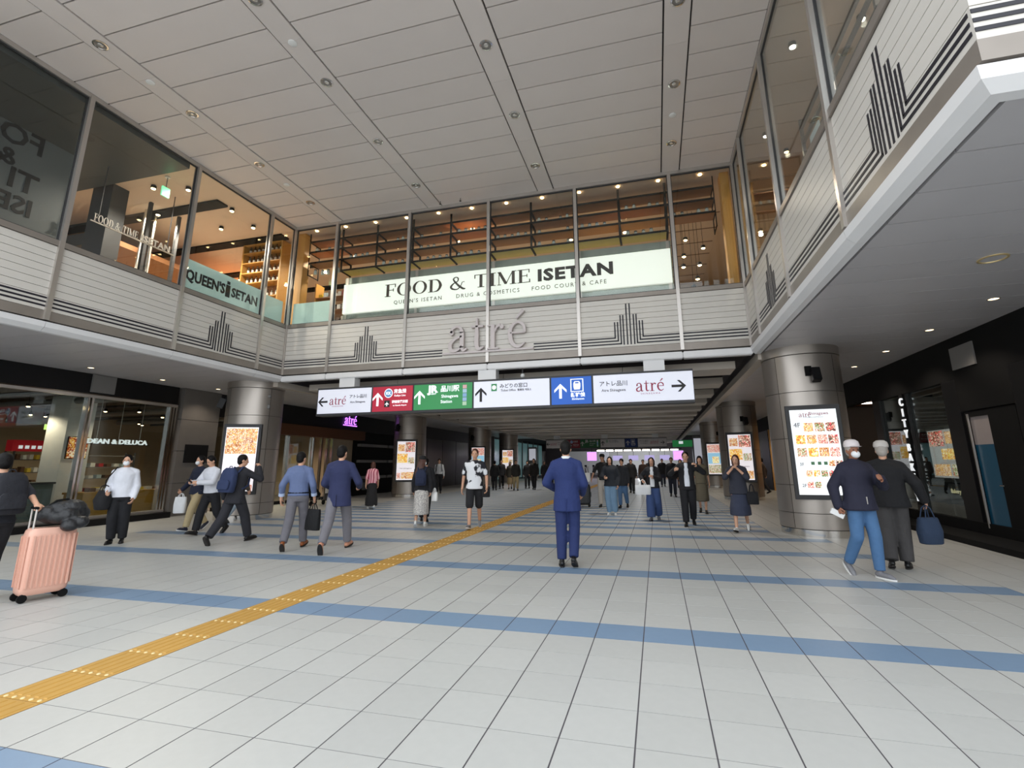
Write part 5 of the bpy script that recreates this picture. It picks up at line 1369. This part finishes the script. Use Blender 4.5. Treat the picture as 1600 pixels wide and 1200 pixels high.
    e = {'jacket': .022, 'shirt': .012, 'tee': .016, 'coat': .032}[kd] * tp_.get('loose', 1.)
    hem = tp_.get('hem', {'jacket': -.17, 'shirt': .03, 'tee': -.06, 'coat': -.2}[kd])
    rr = []
    if hem < -.03: rr.append(rg(hem, .175 + e * (1.3 if kd != 'tee' else .6), .125 + e * 1.2))
    rr.append(rg(max(hem, -.02), .168 + e, .118 + e))
    for z, a, c in tors[2:-1]:
        if z > hem + .05: rr.append(rg(z, a + e * (1.1 if z < .3 else .75), c + e))
    rr.append(rg(.515, .085, .075))
    rr.append(rg(.545, .066, .066))
    t.loft(rr, 18)
    sl = tp_.get('sleeve', 1.0)     # 1 = wrist, .5 = elbow
    for s in (1, -1):
        t.capsule(W(T((.055 * k * s, -.01, hz + .505 * k))), .042 * k + e * .6, W(sh[s]), .05 * k + e * .6, 12)
        t.capsule(W(sh[s] + V((-.012 * s, 0, -.004))), .051 * k + e * .75, W(elb[s]) if sl > .5 else W(sh[s] + (elb[s] - sh[s]) * min(1, sl * 2)), .047 * k + e * .9, 12)
        if sl > .5:
            en = elb[s] + (wri[s] - elb[s]) * ((sl - .5) * 2)
            t.capsule(W(elb[s]), .047 * k + e * .9, W(en), .034 * k + e * .8, 12)
    blob({'jacket': 'jacket', 'shirt': 'shirt', 'tee': 'tee_shirt', 'coat': 'coat'}[kd], t, tm_, root, vox, 3)
    if 'collar' in tp_:
        c = MB().lathe([(.058 * k, 0), (.07 * k, 0), (.062 * k, .035 * k), (.054 * k, .035 * k)], (0, 0, 0), 18)
        c.v = [tuple(W(T((0, .0, hz + .535 * k))) + Rh @ RL @ V(p)) for p in c.v]
        c.build('collar', fab(tp_['collar']), root, True)
    if 'front' in tp_:       # shirt showing between open lapels
        c = MB()
        zz = (-.02, .12, .26, .38, .47, .53)
        prof = {-.02: (.075, .118), .12: (.07, .108), .26: (.07, .103), .38: (.062, .117), .47: (.05, .09), .53: (.035, .068)}
        rs = []
        for z in zz:
            wv, dv = prof[z]; row = []
            for j in range(7):
                a = (j - 3) / 3
                row.append(W(T((a * wv * k, (dv + e + .012 - .035 * a * a) * k * (1 + (bw - 1) * 1.3), hz + z * k))))
            rs.append(row)
        o_ = len(c.v)
        for row in rs: c.v += [tuple(p_) for p_ in row]
        for i in range(len(rs) - 1):
            for j in range(6): c.f.append((o_ + i * 7 + j, o_ + i * 7 + j + 1, o_ + (i + 1) * 7 + j + 1, o_ + (i + 1) * 7 + j)); c.mi.append(0)
        c.build('shirt_front', fab(tp_['front']), root, True)
    if 'cuffs' in tp_:
        for s in (1, -1):
            en = elb[s] + (wri[s] - elb[s]) * ((sl - .5) * 2); d = (wri[s] - elb[s]).normalized()
            MB().tube([W(en - d * .02), W(en + d * .035)], [.05 * k, .052 * k], 14).build('cuff', fab(tp_['cuffs']), root, True)
    if 'vent' in tp_:
        MB().obox(W(T((.0, -(.125 + e * 1.25) * k, hz + (hem + .09) * k))), (.006, .012, .2 * k), Rh @ RL).build('back_vent', fab(tp_['vent']), root)
    if 'zip' in tp_:
        MB().obox(W(T((.02, (.122 + e * 1.2) * k, hz + .0 * k))), (.012, .012, .16 * k), Rh @ RL).build('zip', M_alu, root)
    if lg.get('belt'):
        MB().tube([W(T((.166 * k * bw * math.cos(a), .12 * k * math.sin(a), hz + .055 * k))) for a in [2 * PI * i / 20 for i in range(20)]], .016 * k, 6, 0, True).build('belt', M_matblack, root, True)
    return dict(W=W, T=T, hz=hz, k=k, sh=sh, wri=wri, elb=elb, ank=ank, knee=knee, hd=hd, HD=HD, Rh=Rh, RL=RL, root=root, e=e)

# ---------------------------------------------------------------- carried things
def backpack(label, P, c, c2=None, h=.44, w=.3, d=.16, flop=0.):
    k, hz, T, W, Rh, RL = P['k'], P['hz'], P['T'], P['W'], P['Rh'], P['RL']
    ctr = W(T((0, -(.135 + d / 2 + P['e']) * k, hz + .27 * k)))
    t = thing('backpack', label, 'backpack', tuple(ctr - V((0, 0, h / 2))))
    R = Rh @ RL
    m = fab(c)
    b = MB().loft([(ctr + R @ V((0, 0, z)), w / 2 * a, d / 2 * q, R) for z, a, q in ((-h / 2, .82, .75), (-h / 2 + .03, .96, .98), (-h * .1, 1, 1.05), (h * .25, .97, .95), (h / 2 - .05, .85, .8), (h / 2, .6, .5))], 20, 0, 3.2)
    b.build('pack_body', m, t, True)
    b = MB().loft([(ctr + R @ V((0, -d / 2 - .012, z)), w / 2 * a, .03, R) for z, a in ((-h / 2 + .05, .7), (-h / 2 + .08, .8), (-.04, .8), (-.01, .6))], 16, 0, 3.)
    b.build('front_pocket', fab(c2 or c), t, True)
    for s in (1, -1):
        sh = P['sh'][s]
        pts = [T((.085 * k * s, -.14 * k, hz + .42 * k)), T((.105 * k * s, -.06 * k, hz + .535 * k)), T((.11 * k * s, .04 * k, hz + .51 * k)), T((.125 * k * s, .135 * k, hz + .38 * k)), T((.15 * k * s, .11 * k, hz + .2 * k)), T((.165 * k * s, -.04 * k, hz + .12 * k))]
        MB().tube([W(p) for p in pts], .019 * k, 6).build('strap', m, t, True)
    MB().tube([ctr + R @ V((-.04, .0, h / 2 - .005)), ctr + R @ V((-.02, 0, h / 2 + .035)), ctr + R @ V((.02, 0, h / 2 + .035)), ctr + R @ V((.04, 0, h / 2 - .005))], .008, 6).build('grab_handle', m, t, True)
    return t
def handbag(label, top, size, c, handle=.12, rz=0., soft=.0, name='handbag', m=None):
    """bag hanging from a hand at point top"""
    top = V(top); w, d, h = size; R = Matrix.Rotation(rz, 3, 'Z')
    ctr = top - V((0, 0, handle + h / 2))
    t = thing(name, label, 'bag', tuple(ctr - V((0, 0, h / 2))))
    m = m or fab(c)
    MB().loft([(ctr + V((0, 0, z * h)), w / 2 * a, d / 2 * q, R) for z, a, q in ((-.5, .93 - soft * .3, .9), (-.46, .99 - soft * .1, 1), (0, 1, 1.05 + soft), (.42, .99 - soft * .3, .8), (.5, .97 - soft * .4, .55))], 20, 0, 4 - soft * 4).build('bag_body', m, t, True)
    for s in (1, -1):
        MB().tube([ctr + R @ V((-w * .22, s * d * .3, h * .45)), ctr + R @ V((-w * .12, s * d * .2, h / 2 + handle * .75)), ctr + R @ V((0, s * .01, h / 2 + handle)), ctr + R @ V((w * .12, s * d * .2, h / 2 + handle * .75)), ctr + R @ V((w * .22, s * d * .3, h * .45))], .008, 6).build('bag_handle', m, t, True)
    return t
def suitcase(label, x, y, rz, size, c, tilt=0., hl=.3, m=None):
    w, d, h = size
    t = thing('suitcase', label, 'suitcase', (x, y, 0))
    R = Matrix.Rotation(rz, 3, 'Z') @ Matrix.Rotation(tilt, 3, 'Y')
    o = V((x, y, .0)); Pt = lambda a, b_, z: o + R @ V((a, b_, z))
    mm = m or mat('shell_%d_%d_%d' % c, c, .35, var=.03)
    def rr(sx, sy, z): return (Pt(0, 0, z), sx / 2, sy / 2, R)
    z0 = .07
    MB().loft([rr(w * .86, d * .8, z0), rr(w * .96, d * .95, z0 + .025), rr(w, d, z0 + .07), rr(w, d, h - .07), rr(w * .96, d * .95, h - .025), rr(w * .86, d * .8, h)], 28, 0, 5.).build('shell', mm, t, True)
    for s in (1, -1):       # ribs on both broad faces
        for i in range(9):
            a = -w * .4 + i * w * .1
            MB().obox(Pt(a, s * (d / 2 + .001), (h + z0) / 2), (w * .055, .026, h - z0 - .15), R).build('rib', mm, t, bevel=.006)
    for s in (1, -1):
        for i in range(4):
            a = -d * .33 + i * d * .22
            MB().obox(Pt(s * (w / 2 + .001), a, (h + z0) / 2), (.012, d * .09, h - z0 - .16), R).build('rib', mm, t, bevel=.004)
    MB().loft([(Pt(0, .0, z0 + .005), w * .44, .006, R), (Pt(0, 0, h - .005), w * .44, .006, R)], 8).build('seam', M_dark, t)
    MB().obox(Pt(w / 2 + .018, 0, h * .55), (.02, .03, .16), R).build('side_handle', mm, t, bevel=.006)
    for a in (-1, 1):
        for b_ in (-1, 1):
            p = Pt(a * w * .4, b_ * d * .36, .0); p.z = .044
            whl = MB().cyl(p - R @ V((0, .014, 0)), p + R @ V((0, .014, 0)), .043, n=16).build('wheel', M_matblack, t, True)
            MB().cyl(p, p + V((0, 0, .05)), .014, n=8).build('caster_fork', M_dark, whl, True)
    for s in (1, -1): MB().cyl(Pt(-w * .42, s * d * .25, h - .03), Pt(-w * .42, s * d * .25, h + hl), .01, n=8).build('pull_rod', M_alu, t, True)
    MB().cyl(Pt(-w * .42, -d * .3, h + hl), Pt(-w * .42, d * .3, h + hl), .016, n=10).build('pull_grip', M_matblack, t, True)
    return t, Pt

NAVY = (36, 44, 84)
# 1 -- traveller leaving the frame on the left, pulling the pink suitcase
sc1, sp1 = suitcase('large pale pink ribbed suitcase standing at the left edge', -6.6, -.2, math.radians(74), (.43, .28, .77), (226, 176, 156), hl=.22)
hp = V(sp1(-.15, .0, 1.06))
p = person('traveller in black with backpack at the left edge gripping the pink suitcase handle', -7.1, -.46, -80, 1.62, feet=((.3, 0), (-.24, 30)), lean=.14,
           hands={1: ('abs', .19, -.47, .98, (.8, -.4, -1), 1.3, V((0, 0, -1)))}, top=dict(c=(34, 36, 44), kind='tee', sleeve=.62, hem=-.06), legs=dict(c=(30, 30, 34)), shoes=('navy', 'white'), head=(0, 0), det=2)
backpack('black backpack worn by the traveller at the left edge', p, (28, 29, 36), h=.46, d=.2)
du = thing('duffel_bag', 'black crumpled nylon duffel bag resting on top of the pink suitcase', 'bag', tuple(sp1(0.05, 0, .74)))
db = MB()
for a, b_, z, r in ((-.1, .02, .1, .12), (.0, .03, .13, .14), (.1, -.01, .14, .14), (.15, 0, .08, .13), (.04, -.09, .07, .12), (-.06, .07, .06, .1), (.13, -.2, .0, .09), (.04, -.21, -.03, .085), (-.04, -.08, .06, .09)):
    db.ell(sp1(a + .05, b_, .815 + z), (r * 1.05, r, r * .8))
blob('bag_body', db, mat('nylon_black', (30, 31, 34), .45, var=.15, vscale=10, bump=.9, bscale=13), du, .012, 3)
MB().tube([sp1(-.06, .0, 1.0), sp1(.0, .0, 1.06), sp1(.1, .02, 1.07), sp1(.17, 0, 1.02)], .012, 6).build('bag_strap', M_matblack, du, True)

# 2 -- white shirt man, black shoulder bag
p = person('man in white overshirt and black trousers with mask, carrying a black shoulder bag', -9.94, 3.04, 140, 1.67, feet=((.06, 0), (.0, 0)), build=1.03,
           hands={1: ('rel', .03, .18, -.38, (.25, -1, 0), 1.2), -1: ('rel', -.04, .12, -.5, (-.3, -1, 0))}, top=dict(c=(222, 224, 232), kind='jacket', hem=-.04, loose=.75), legs=dict(c=(26, 26, 30), ease=.02), mask=True, lean=-.03)
tp1 = p['W'](p['T']((.27, .06, p['hz'] + .2)))
sbag = handbag('black round shoulder bag at the side of the man in white', tp1, (.34, .2, .36), (24, 24, 27), .1, rz=-.3, soft=.35, name='shoulder_bag')
q = p['W']
MB().tube([tp1 - V((0, 0, .12)), tp1 + V((0, 0, .08)), q(p['T']((.2, .13, p['hz'] + .38))), q(p['T']((.13, .05, p['hz'] + .535))), q(p['T']((.12, -.1, p['hz'] + .5)))], .01, 6).build('shoulder_strap', M_matblack, sbag, True)

# 3, 4 -- two men walking left
p = person('man in navy jacket and beige trousers with mask walking left by the shop', -10.2, 4.95, 190, 1.69, feet='walkL', top=dict(c=(30, 36, 56), kind='jacket', hem=-.1), legs=dict(c=(186, 168, 130)), shoes=('navy', 'white'), mask=True, hands={1: ('rel', .05, .22, -.44)})
handbag('white plastic carrier bag held by the man in beige trousers', p['W'](p['wri'][1]) - V((0, 0, .08)), (.26, .12, .36), (232, 234, 236), .08, rz=.4, soft=.2, name='carrier_bag')
p = person('man in white jacket and black trousers leaning forward over his phone', -9.3, 4.5, 188, 1.68, feet='walkR', lean=.14, build=1.08, head=(0, 18),
           hands={1: ('rel', -.06, .36, -.24, (.6, -.3, -1), 1.0), -1: ('rel', .06, .36, -.24, (-.6, -.3, -1), 1.0)}, top=dict(c=(220, 222, 230), kind='jacket', hem=-.02), legs=dict(c=(26, 26, 30), ease=.02))
ph = MB().obox(p['W']((p['wri'][1] + p['wri'][-1]) / 2 + V((0, .11, .03))), (.075, .14, .01), p['Rh'] @ Matrix.Rotation(.6, 3, 'X')).build('phone', M_black, None, bevel=.003)
tag(ph, 'dark phone held by the man in the white jacket', 'phone')
# 5 -- dark suit with navy backpack
p = person('man in black suit seen from behind, hand raised to his ear, brown-soled shoe lifted', -7.8, 3.62, 2, 1.71, feet='bigR', lean=.12, head=(35, 0), hands={1: ('rel', .05, .24, .08, (.7, .2, -1), 1.1), -1: ('rel', -.1, -.05, -.5)},
           top=dict(c=(36, 36, 42), kind='jacket', hem=-.16), legs=dict(c=(38, 38, 44), ease=.02), shoes=('black', 'dark'))
backpack('navy blue box backpack on the man in the black suit', p, (42, 54, 88), h=.46, w=.34, d=.17)
# 6 -- behind the column
p = person('person in brown jacket and pale jeans half hidden beside the left column', -10.35, 6.35, 75, 1.68, feet='walkR', top=dict(c=(84, 74, 66), kind='jacket', hem=-.08), legs=dict(c=(176, 190, 202)), det=1)
# 7 -- blue shirt
p = person('man in blue shirt and grey trousers walking away with a black tote', -6.1, 3.3, -22, 1.69, feet='walkR', hands={1: ('rel', .1, .04, -.5), -1: ('rel', -.12, .02, -.5)}, head=(20, 0),
           top=dict(c=(96, 110, 146), kind='shirt', sleeve=.82, cuffs=(176, 190, 216), hem=.0, loose=1.3), legs=dict(c=(104, 102, 108), belt=True), shoes=('brown', 'dark'), build=1.04)
handbag('black square tote in the hand of the man in the blue shirt', p['W'](p['wri'][1]) - V((0, 0, .09)), (.36, .1, .36), (22, 22, 24), .1, rz=-.25, name='tote_bag')
# 8 -- navy blazer
person('tall man in navy blazer and grey trousers walking away, sole of one shoe showing', -5.25, 3.3, -17, 1.83, feet='bigR', hands={1: ('rel', .07, .26, -.34, (.5, -1, -.2)), -1: ('rel', -.03, .24, -.36, (-.35, -1, -.1))}, head=(14, 0),
       top=dict(c=(40, 46, 82), kind='jacket', hem=-.19, vent=(30, 34, 62)), legs=dict(c=(116, 114, 120)), shoes=('tan', 'dark'))
# 9 -- pink striped top
person('woman in pink striped top and long black skirt with white sneakers', -9.2, 10.8, -36, 1.54, True, feet='stepL', hair='bob', hairm=M_hairbr, top=dict(m=stripe_mat('pink_stripes', (226, 170, 180), (160, 70, 92), 4.6, 'X', .62), kind='tee', sleeve=.5, hem=-.1), legs=dict(c=(22, 22, 25), kind='skirt', hem=.12, r=.23), shoes=('white', 'white'), det=1)
handbag('black handbag at the hip of the woman in pink stripes', (-9.42, 10.7, .98), (.2, .1, .24), (26, 26, 28), .12, rz=.2)
# 10 -- long hair, white skirt
p = person('woman with long brown hair, black beret and white patterned skirt seen from behind', -5.33, 6.7, -16, 1.62, True, feet='stepR', hair='long', hairm=M_hairbr, cap=((20, 20, 23), False), top=dict(c=(28, 28, 33), kind='jacket', hem=-.06), legs=dict(m=mat('speckled_skirt', (214, 210, 204), .8, var=.02, vscale=60, col2=(150, 146, 144)), kind='skirt', hem=.3, r=.2), shoes=('white', 'white'), mask=True, head=(40, 0))
backpack('navy daypack on the woman with long brown hair', p, (32, 40, 66), h=.36, w=.27, d=.13)
handbag('small white paper bag beside the woman in the white skirt', p['W']((.3, .05, .88)), (.16, .08, .2), (236, 236, 234), .1, rz=-.2, name='paper_bag')
person('person in dark clothes walking close behind the long haired woman', -5.75, 7.75, -20, 1.6, feet='stepL', top=dict(c=(30, 30, 34), kind='coat'), legs=dict(c=(26, 26, 29)), det=1)
# 11
p = person('man in white shirt with black backpack straps coming down the left corridor', -10.55, 19.2, 158, 1.72, feet='stepR', top=dict(c=(214, 216, 218), kind='shirt'), legs=dict(c=(26, 26, 30)), det=0)
backpack('black backpack on the man in white shirt in the left corridor', p, (26, 26, 30))
# 12 -- white tee
p = person('man in white and black splash tee with black shorts walking toward the camera', -3.94, 6.6, 166, 1.8, feet='walkR', hands={1: ('rel', .1, -.02, -.52), -1: ('rel', -.1, .1, -.5)}, build=1.04, hairm=M_hairbr, top=dict(m=mat('splash_tee', (228, 230, 234), .85, var=.015, vscale=3.2, col2=(36, 37, 44)), kind='tee', sleeve=.36, hem=-.08, loose=1.4), legs=dict(c=(28, 28, 32), kind='shorts'), shoes=('grey', 'white'))
handbag('small black pouch at the hip of the man in shorts', p['W']((-.26, .0, .98)), (.2, .1, .24), (24, 24, 26), .05, rz=.2, name='hip_pouch')
# 13 -- blue suit
person('man in bright blue suit with white collar walking away in the middle', -1.12, 2.92, -6, 1.765, feet=((-.08, 24), (.05, 0)), hands={1: ('rel', .04, .2, -.42, (.35, -1, 0)), -1: ('rel', -.0, .2, -.36, (-.75, -.9, 0))},
       top=dict(c=(33, 48, 98), kind='jacket', hem=-.2, collar=(226, 228, 232), vent=(30, 46, 100)), legs=dict(c=(30, 44, 90)), shoes=('black', 'dark'))
# 14 -- cap, with suitcase
p = person('man in black cap, black top and light trousers pulling a black suitcase', -1.62, 12.9, 183, 1.72, feet='stepR', cap=((20, 20, 22), True), top=dict(c=(28, 28, 31), kind='tee', sleeve=.5, hem=-.06), legs=dict(c=(186, 180, 172), ease=.02), det=1, hands={1: ('rel', .2, .05, -.46)})
suitcase('black suitcase beside the man in the black cap', -2.28, 12.75, .1, (.46, .3, .74), (26, 28, 30), hl=.24)
handbag('white tote resting above the black suitcase', (-2.2, 12.72, 1.32), (.36, .14, .3), (222, 222, 220), .2, name='tote_bag')
# 15
person('person in black top and pale blue jeans with white sneakers', -1.12, 10.15, 186, 1.62, feet='stand', hands={1: ('rel', -.04, .28, -.28, (.6, -.3, -1)), -1: ('rel', -.06, .06, -.5)}, top=dict(c=(28, 32, 40), kind='coat', hem=-.08), legs=dict(c=(120, 150, 176), kind='trousers', ease=.024), shoes=('white', 'white'), hair='bob', det=1)
person('person in blue jeans half hidden behind the pale jeans', -.95, 12.6, 190, 1.58, feet='stepR', top=dict(c=(34, 36, 42), kind='jacket'), legs=dict(c=(76, 108, 146)), det=0)
# 16
p = person('woman in black cardigan, white blouse and wide blue jeans with a white bag', .06, 9.1, 184, 1.57, True, feet='stepR', hands={-1: ('rel', .1, .26, -.2, (-.6, -.4, -1)), 1: ('rel', .12, .12, -.3, (.6, -.6, -.5))}, hair='bob', top=dict(c=(28, 28, 32), kind='jacket', hem=-.06, front=(232, 232, 234)), legs=dict(c=(58, 78, 122), kind='wide'), shoes=('grey', 'dark'), det=1)
handbag('white handbag on the arm of the woman in wide jeans', p['W']((.24, .16, 1.02)), (.4, .14, .24), (232, 232, 232), .14, rz=.1)
# 17
person('man in open black suit and white shirt walking toward the camera on the right', .86, 8.05, 183, 1.68, feet='stepR', hands={1: ('rel', .1, .26, -.1, (.9, -.3, -.8)), -1: ('rel', -.08, .24, .0, (-.9, -.3, -.8))}, top=dict(c=(26, 26, 30), kind='jacket', hem=-.1, front=(228, 232, 240)), legs=dict(c=(24, 24, 28), ease=.02), det=1)
person('person in olive dress half hidden behind the man in the open suit', 1.42, 11.2, 186, 1.62, True, feet='stepL', hair='bob', top=dict(c=(96, 90, 74), kind='tee', sleeve=.4), legs=dict(c=(92, 86, 72), kind='skirt', hem=.35), det=0)
# 18
p = person('woman in dark navy top and culottes lifting both hands to her face', 1.86, 7.25, 196, 1.6, True, feet='walkR', hands={1: ('rel', -.1, .26, .02, (.9, -.1, -1), .9), -1: ('rel', .1, .26, .02, (-.9, -.1, -1), .9)}, hair='bob', hairm=M_hairbr, top=dict(c=(48, 50, 62), kind='tee', sleeve=.62, hem=-.1, loose=1.8), legs=dict(c=(52, 58, 78), kind='skirt', hem=.36, r=.23), shoes=('white', 'dark'), det=1, build=1.05)
handbag('black shoulder bag of the woman in navy culottes', p['W']((-.26, .0, .98)), (.24, .1, .26), (24, 24, 28), .16, rz=.1)
# 19 -- mask and jeans
p = person('man in white cap, mask, navy jacket and blue jeans striding on the right', 2.72, 3.02, 158, 1.68, feet=((-.2, 40), (.2, 0)), skin=M_skind, mask=True, cap=((214, 206, 206), True), build=1.1, hair='short', hairm=M_hairgr, head=(14, 0),
           hands={1: ('rel', .1, -.04, -.5, (.6, -1, 0), 1.2), -1: ('rel', .08, .3, -.14, (-.8, -.2, -1), 1.5)}, top=dict(c=(34, 34, 52), kind='jacket', hem=-.1, loose=1.2, zip=1, collar=(34, 34, 52)), legs=dict(c=(72, 108, 148), ease=.008), shoes=('grey', 'white'))
pp = MB().obox(p['W'](p['wri'][1]) + V((-.02, 0, -.09)), (.16, .03, .07), Matrix.Rotation(.5, 3, 'Y')).build('folded_paper', M_white)
tag(pp, 'white folded paper in the hand of the man in jeans', 'paper')
# 20 -- black jacket from behind
p = person('man in black jacket and dark grey trousers walking away with a dark bag', 3.34, 3.75, 22, 1.69, feet=((.12, 0), (-.08, 14)), build=1.16, hair='short', hairm=M_hairgr, cap=((196, 190, 184), False), lean=.05, hands={1: ('rel', .2, .02, -.46), -1: ('rel', -.06, .12, -.48)}, top=dict(c=(24, 24, 27), kind='coat', hem=-.12), legs=dict(c=(66, 64, 64), ease=.03))
handbag('dark blue bag hanging from the hand of the man in the black jacket', p['W'](p['wri'][1]) - V((0, 0, .07)), (.3, .16, .34), (40, 56, 80), .16, rz=.3, soft=.3, name='soft_bag')
# far walkers
far = [(-8.25, 24.2, 1.56, True, (70, 66, 58), (160, 140, 104), 'tan skirt woman', 180), (-7.5, 22.8, 1.66, False, (40, 38, 34), (168, 150, 112), 'beige trousers man in dark top', 175), (-7.4, 25.0, 1.62, False, (26, 26, 30), (28, 28, 32), 'man all in black beside the beige trousers', 185),
       (-6.65, 23.6, 1.74, False, (30, 28, 26), (26, 26, 28), 'man in dark puffer coat', 190), (-7.0, 28.0, 1.6, True, (30, 30, 36), (30, 30, 34), 'person with dark cape', 180), (-8.75, 22.8, 1.62, False, (24, 24, 28), (24, 24, 28), 'man in black beside the third left column', 0), (-8.85, 24.4, 1.7, False, (36, 36, 40), (30, 30, 34), 'man in charcoal further left', 180),
       (-1.05, 20.8, 1.64, False, (28, 26, 28), (26, 26, 30), 'man in black behind the pale jeans', 180), (-.5, 22.0, 1.6, False, (70, 52, 44), (26, 24, 26), 'person in brown jacket', 185), (.8, 18.4, 1.66, False, (28, 30, 36), (34, 38, 52), 'man in dark jacket with bag', 178), (1.25, 20.2, 1.6, True, (24, 24, 28), (26, 26, 30), 'woman in black coat', 182),
       (2.3, 22.8, 1.66, False, (36, 32, 30), (60, 56, 52), 'man near the third right column', 0), (5.0, 21.5, 1.62, False, (44, 32, 26), (34, 34, 40), 'man by the yellow lit shop', -60), (-.2, 24.5, 1.68, False, (34, 34, 40), (28, 28, 32), 'man in grey far off', 180), (-2.6, 26.0, 1.66, False, (40, 36, 38), (34, 34, 38), 'man far off on the centre line', 180), (-3.3, 30.0, 1.66, True, (60, 50, 50), (40, 40, 46), 'woman far off on the centre line', 180), (.5, 28.0, 1.68, False, (30, 30, 34), (40, 44, 60), 'man far off on the right', 180), (-1.6, 31.0, 1.68, False, (60, 60, 66), (34, 34, 40), 'man in grey shirt near the gates', 180), (-5.9, 25.6, 1.7, False, (30, 32, 38), (30, 30, 34), 'man in navy near the far left', 185)]
for i, (x, y, h, fm, c1, c2, nm, hd_) in enumerate(far):
    person('distant walker: ' + nm, x, y, hd_ + (-16 if x < -5 else 0), h, fm, feet=('stepR', 'stepL', 'walkR', 'walkL')[i % 4], hair='bob' if fm else 'short', top=dict(c=c1, kind='jacket' if not fm else 'coat'), legs=dict(c=c2, kind='skirt' if (fm and i % 2 == 0) else 'trousers', hem=.3), det=0, shoes=('black', 'dark'))
# luggage trolley by the recessed left doors
tr = thing('pushchair', 'dark folded pushchair parked by the warm left doors', 'pushchair', (-12.3, 11.7, 0))
MB().tube([(-12.35, 11.3, .95), (-12.35, 11.6, .5), (-12.35, 12.1, .12)], .014, 8).tube([(-12.05, 11.3, .95), (-12.05, 11.6, .5), (-12.05, 12.1, .12)], .014, 8).tube([(-12.35, 11.3, .95), (-12.05, 11.3, .95)], .014, 8).build('push_frame', M_dark, tr, True)
MB().loft([((-12.2, 11.75, .28), .16, .25, Matrix.Identity(3)), ((-12.2, 11.75, .4), .18, .28, Matrix.Identity(3)), ((-12.2, 11.6, .62), .17, .14, Matrix.Identity(3)), ((-12.2, 11.5, .82), .16, .08, Matrix.Identity(3))], 16, 0, 3.).build('fabric_seat', M_matblack, tr, True)
for x in (-12.38, -12.02):
    for y in (11.4, 12.1): MB().cyl((x - .015, y, .09), (x + .015, y, .09), .09, n=18).build('wheel', M_matblack, tr, True)
    MB().tube([(x + (.03 if x < -12.2 else -.03), 11.4, .09), (x + (.03 if x < -12.2 else -.03), 11.75, .3)], .012, 6).build('wheel_strut', M_dark, tr)
finish_text(); finish_blobs()
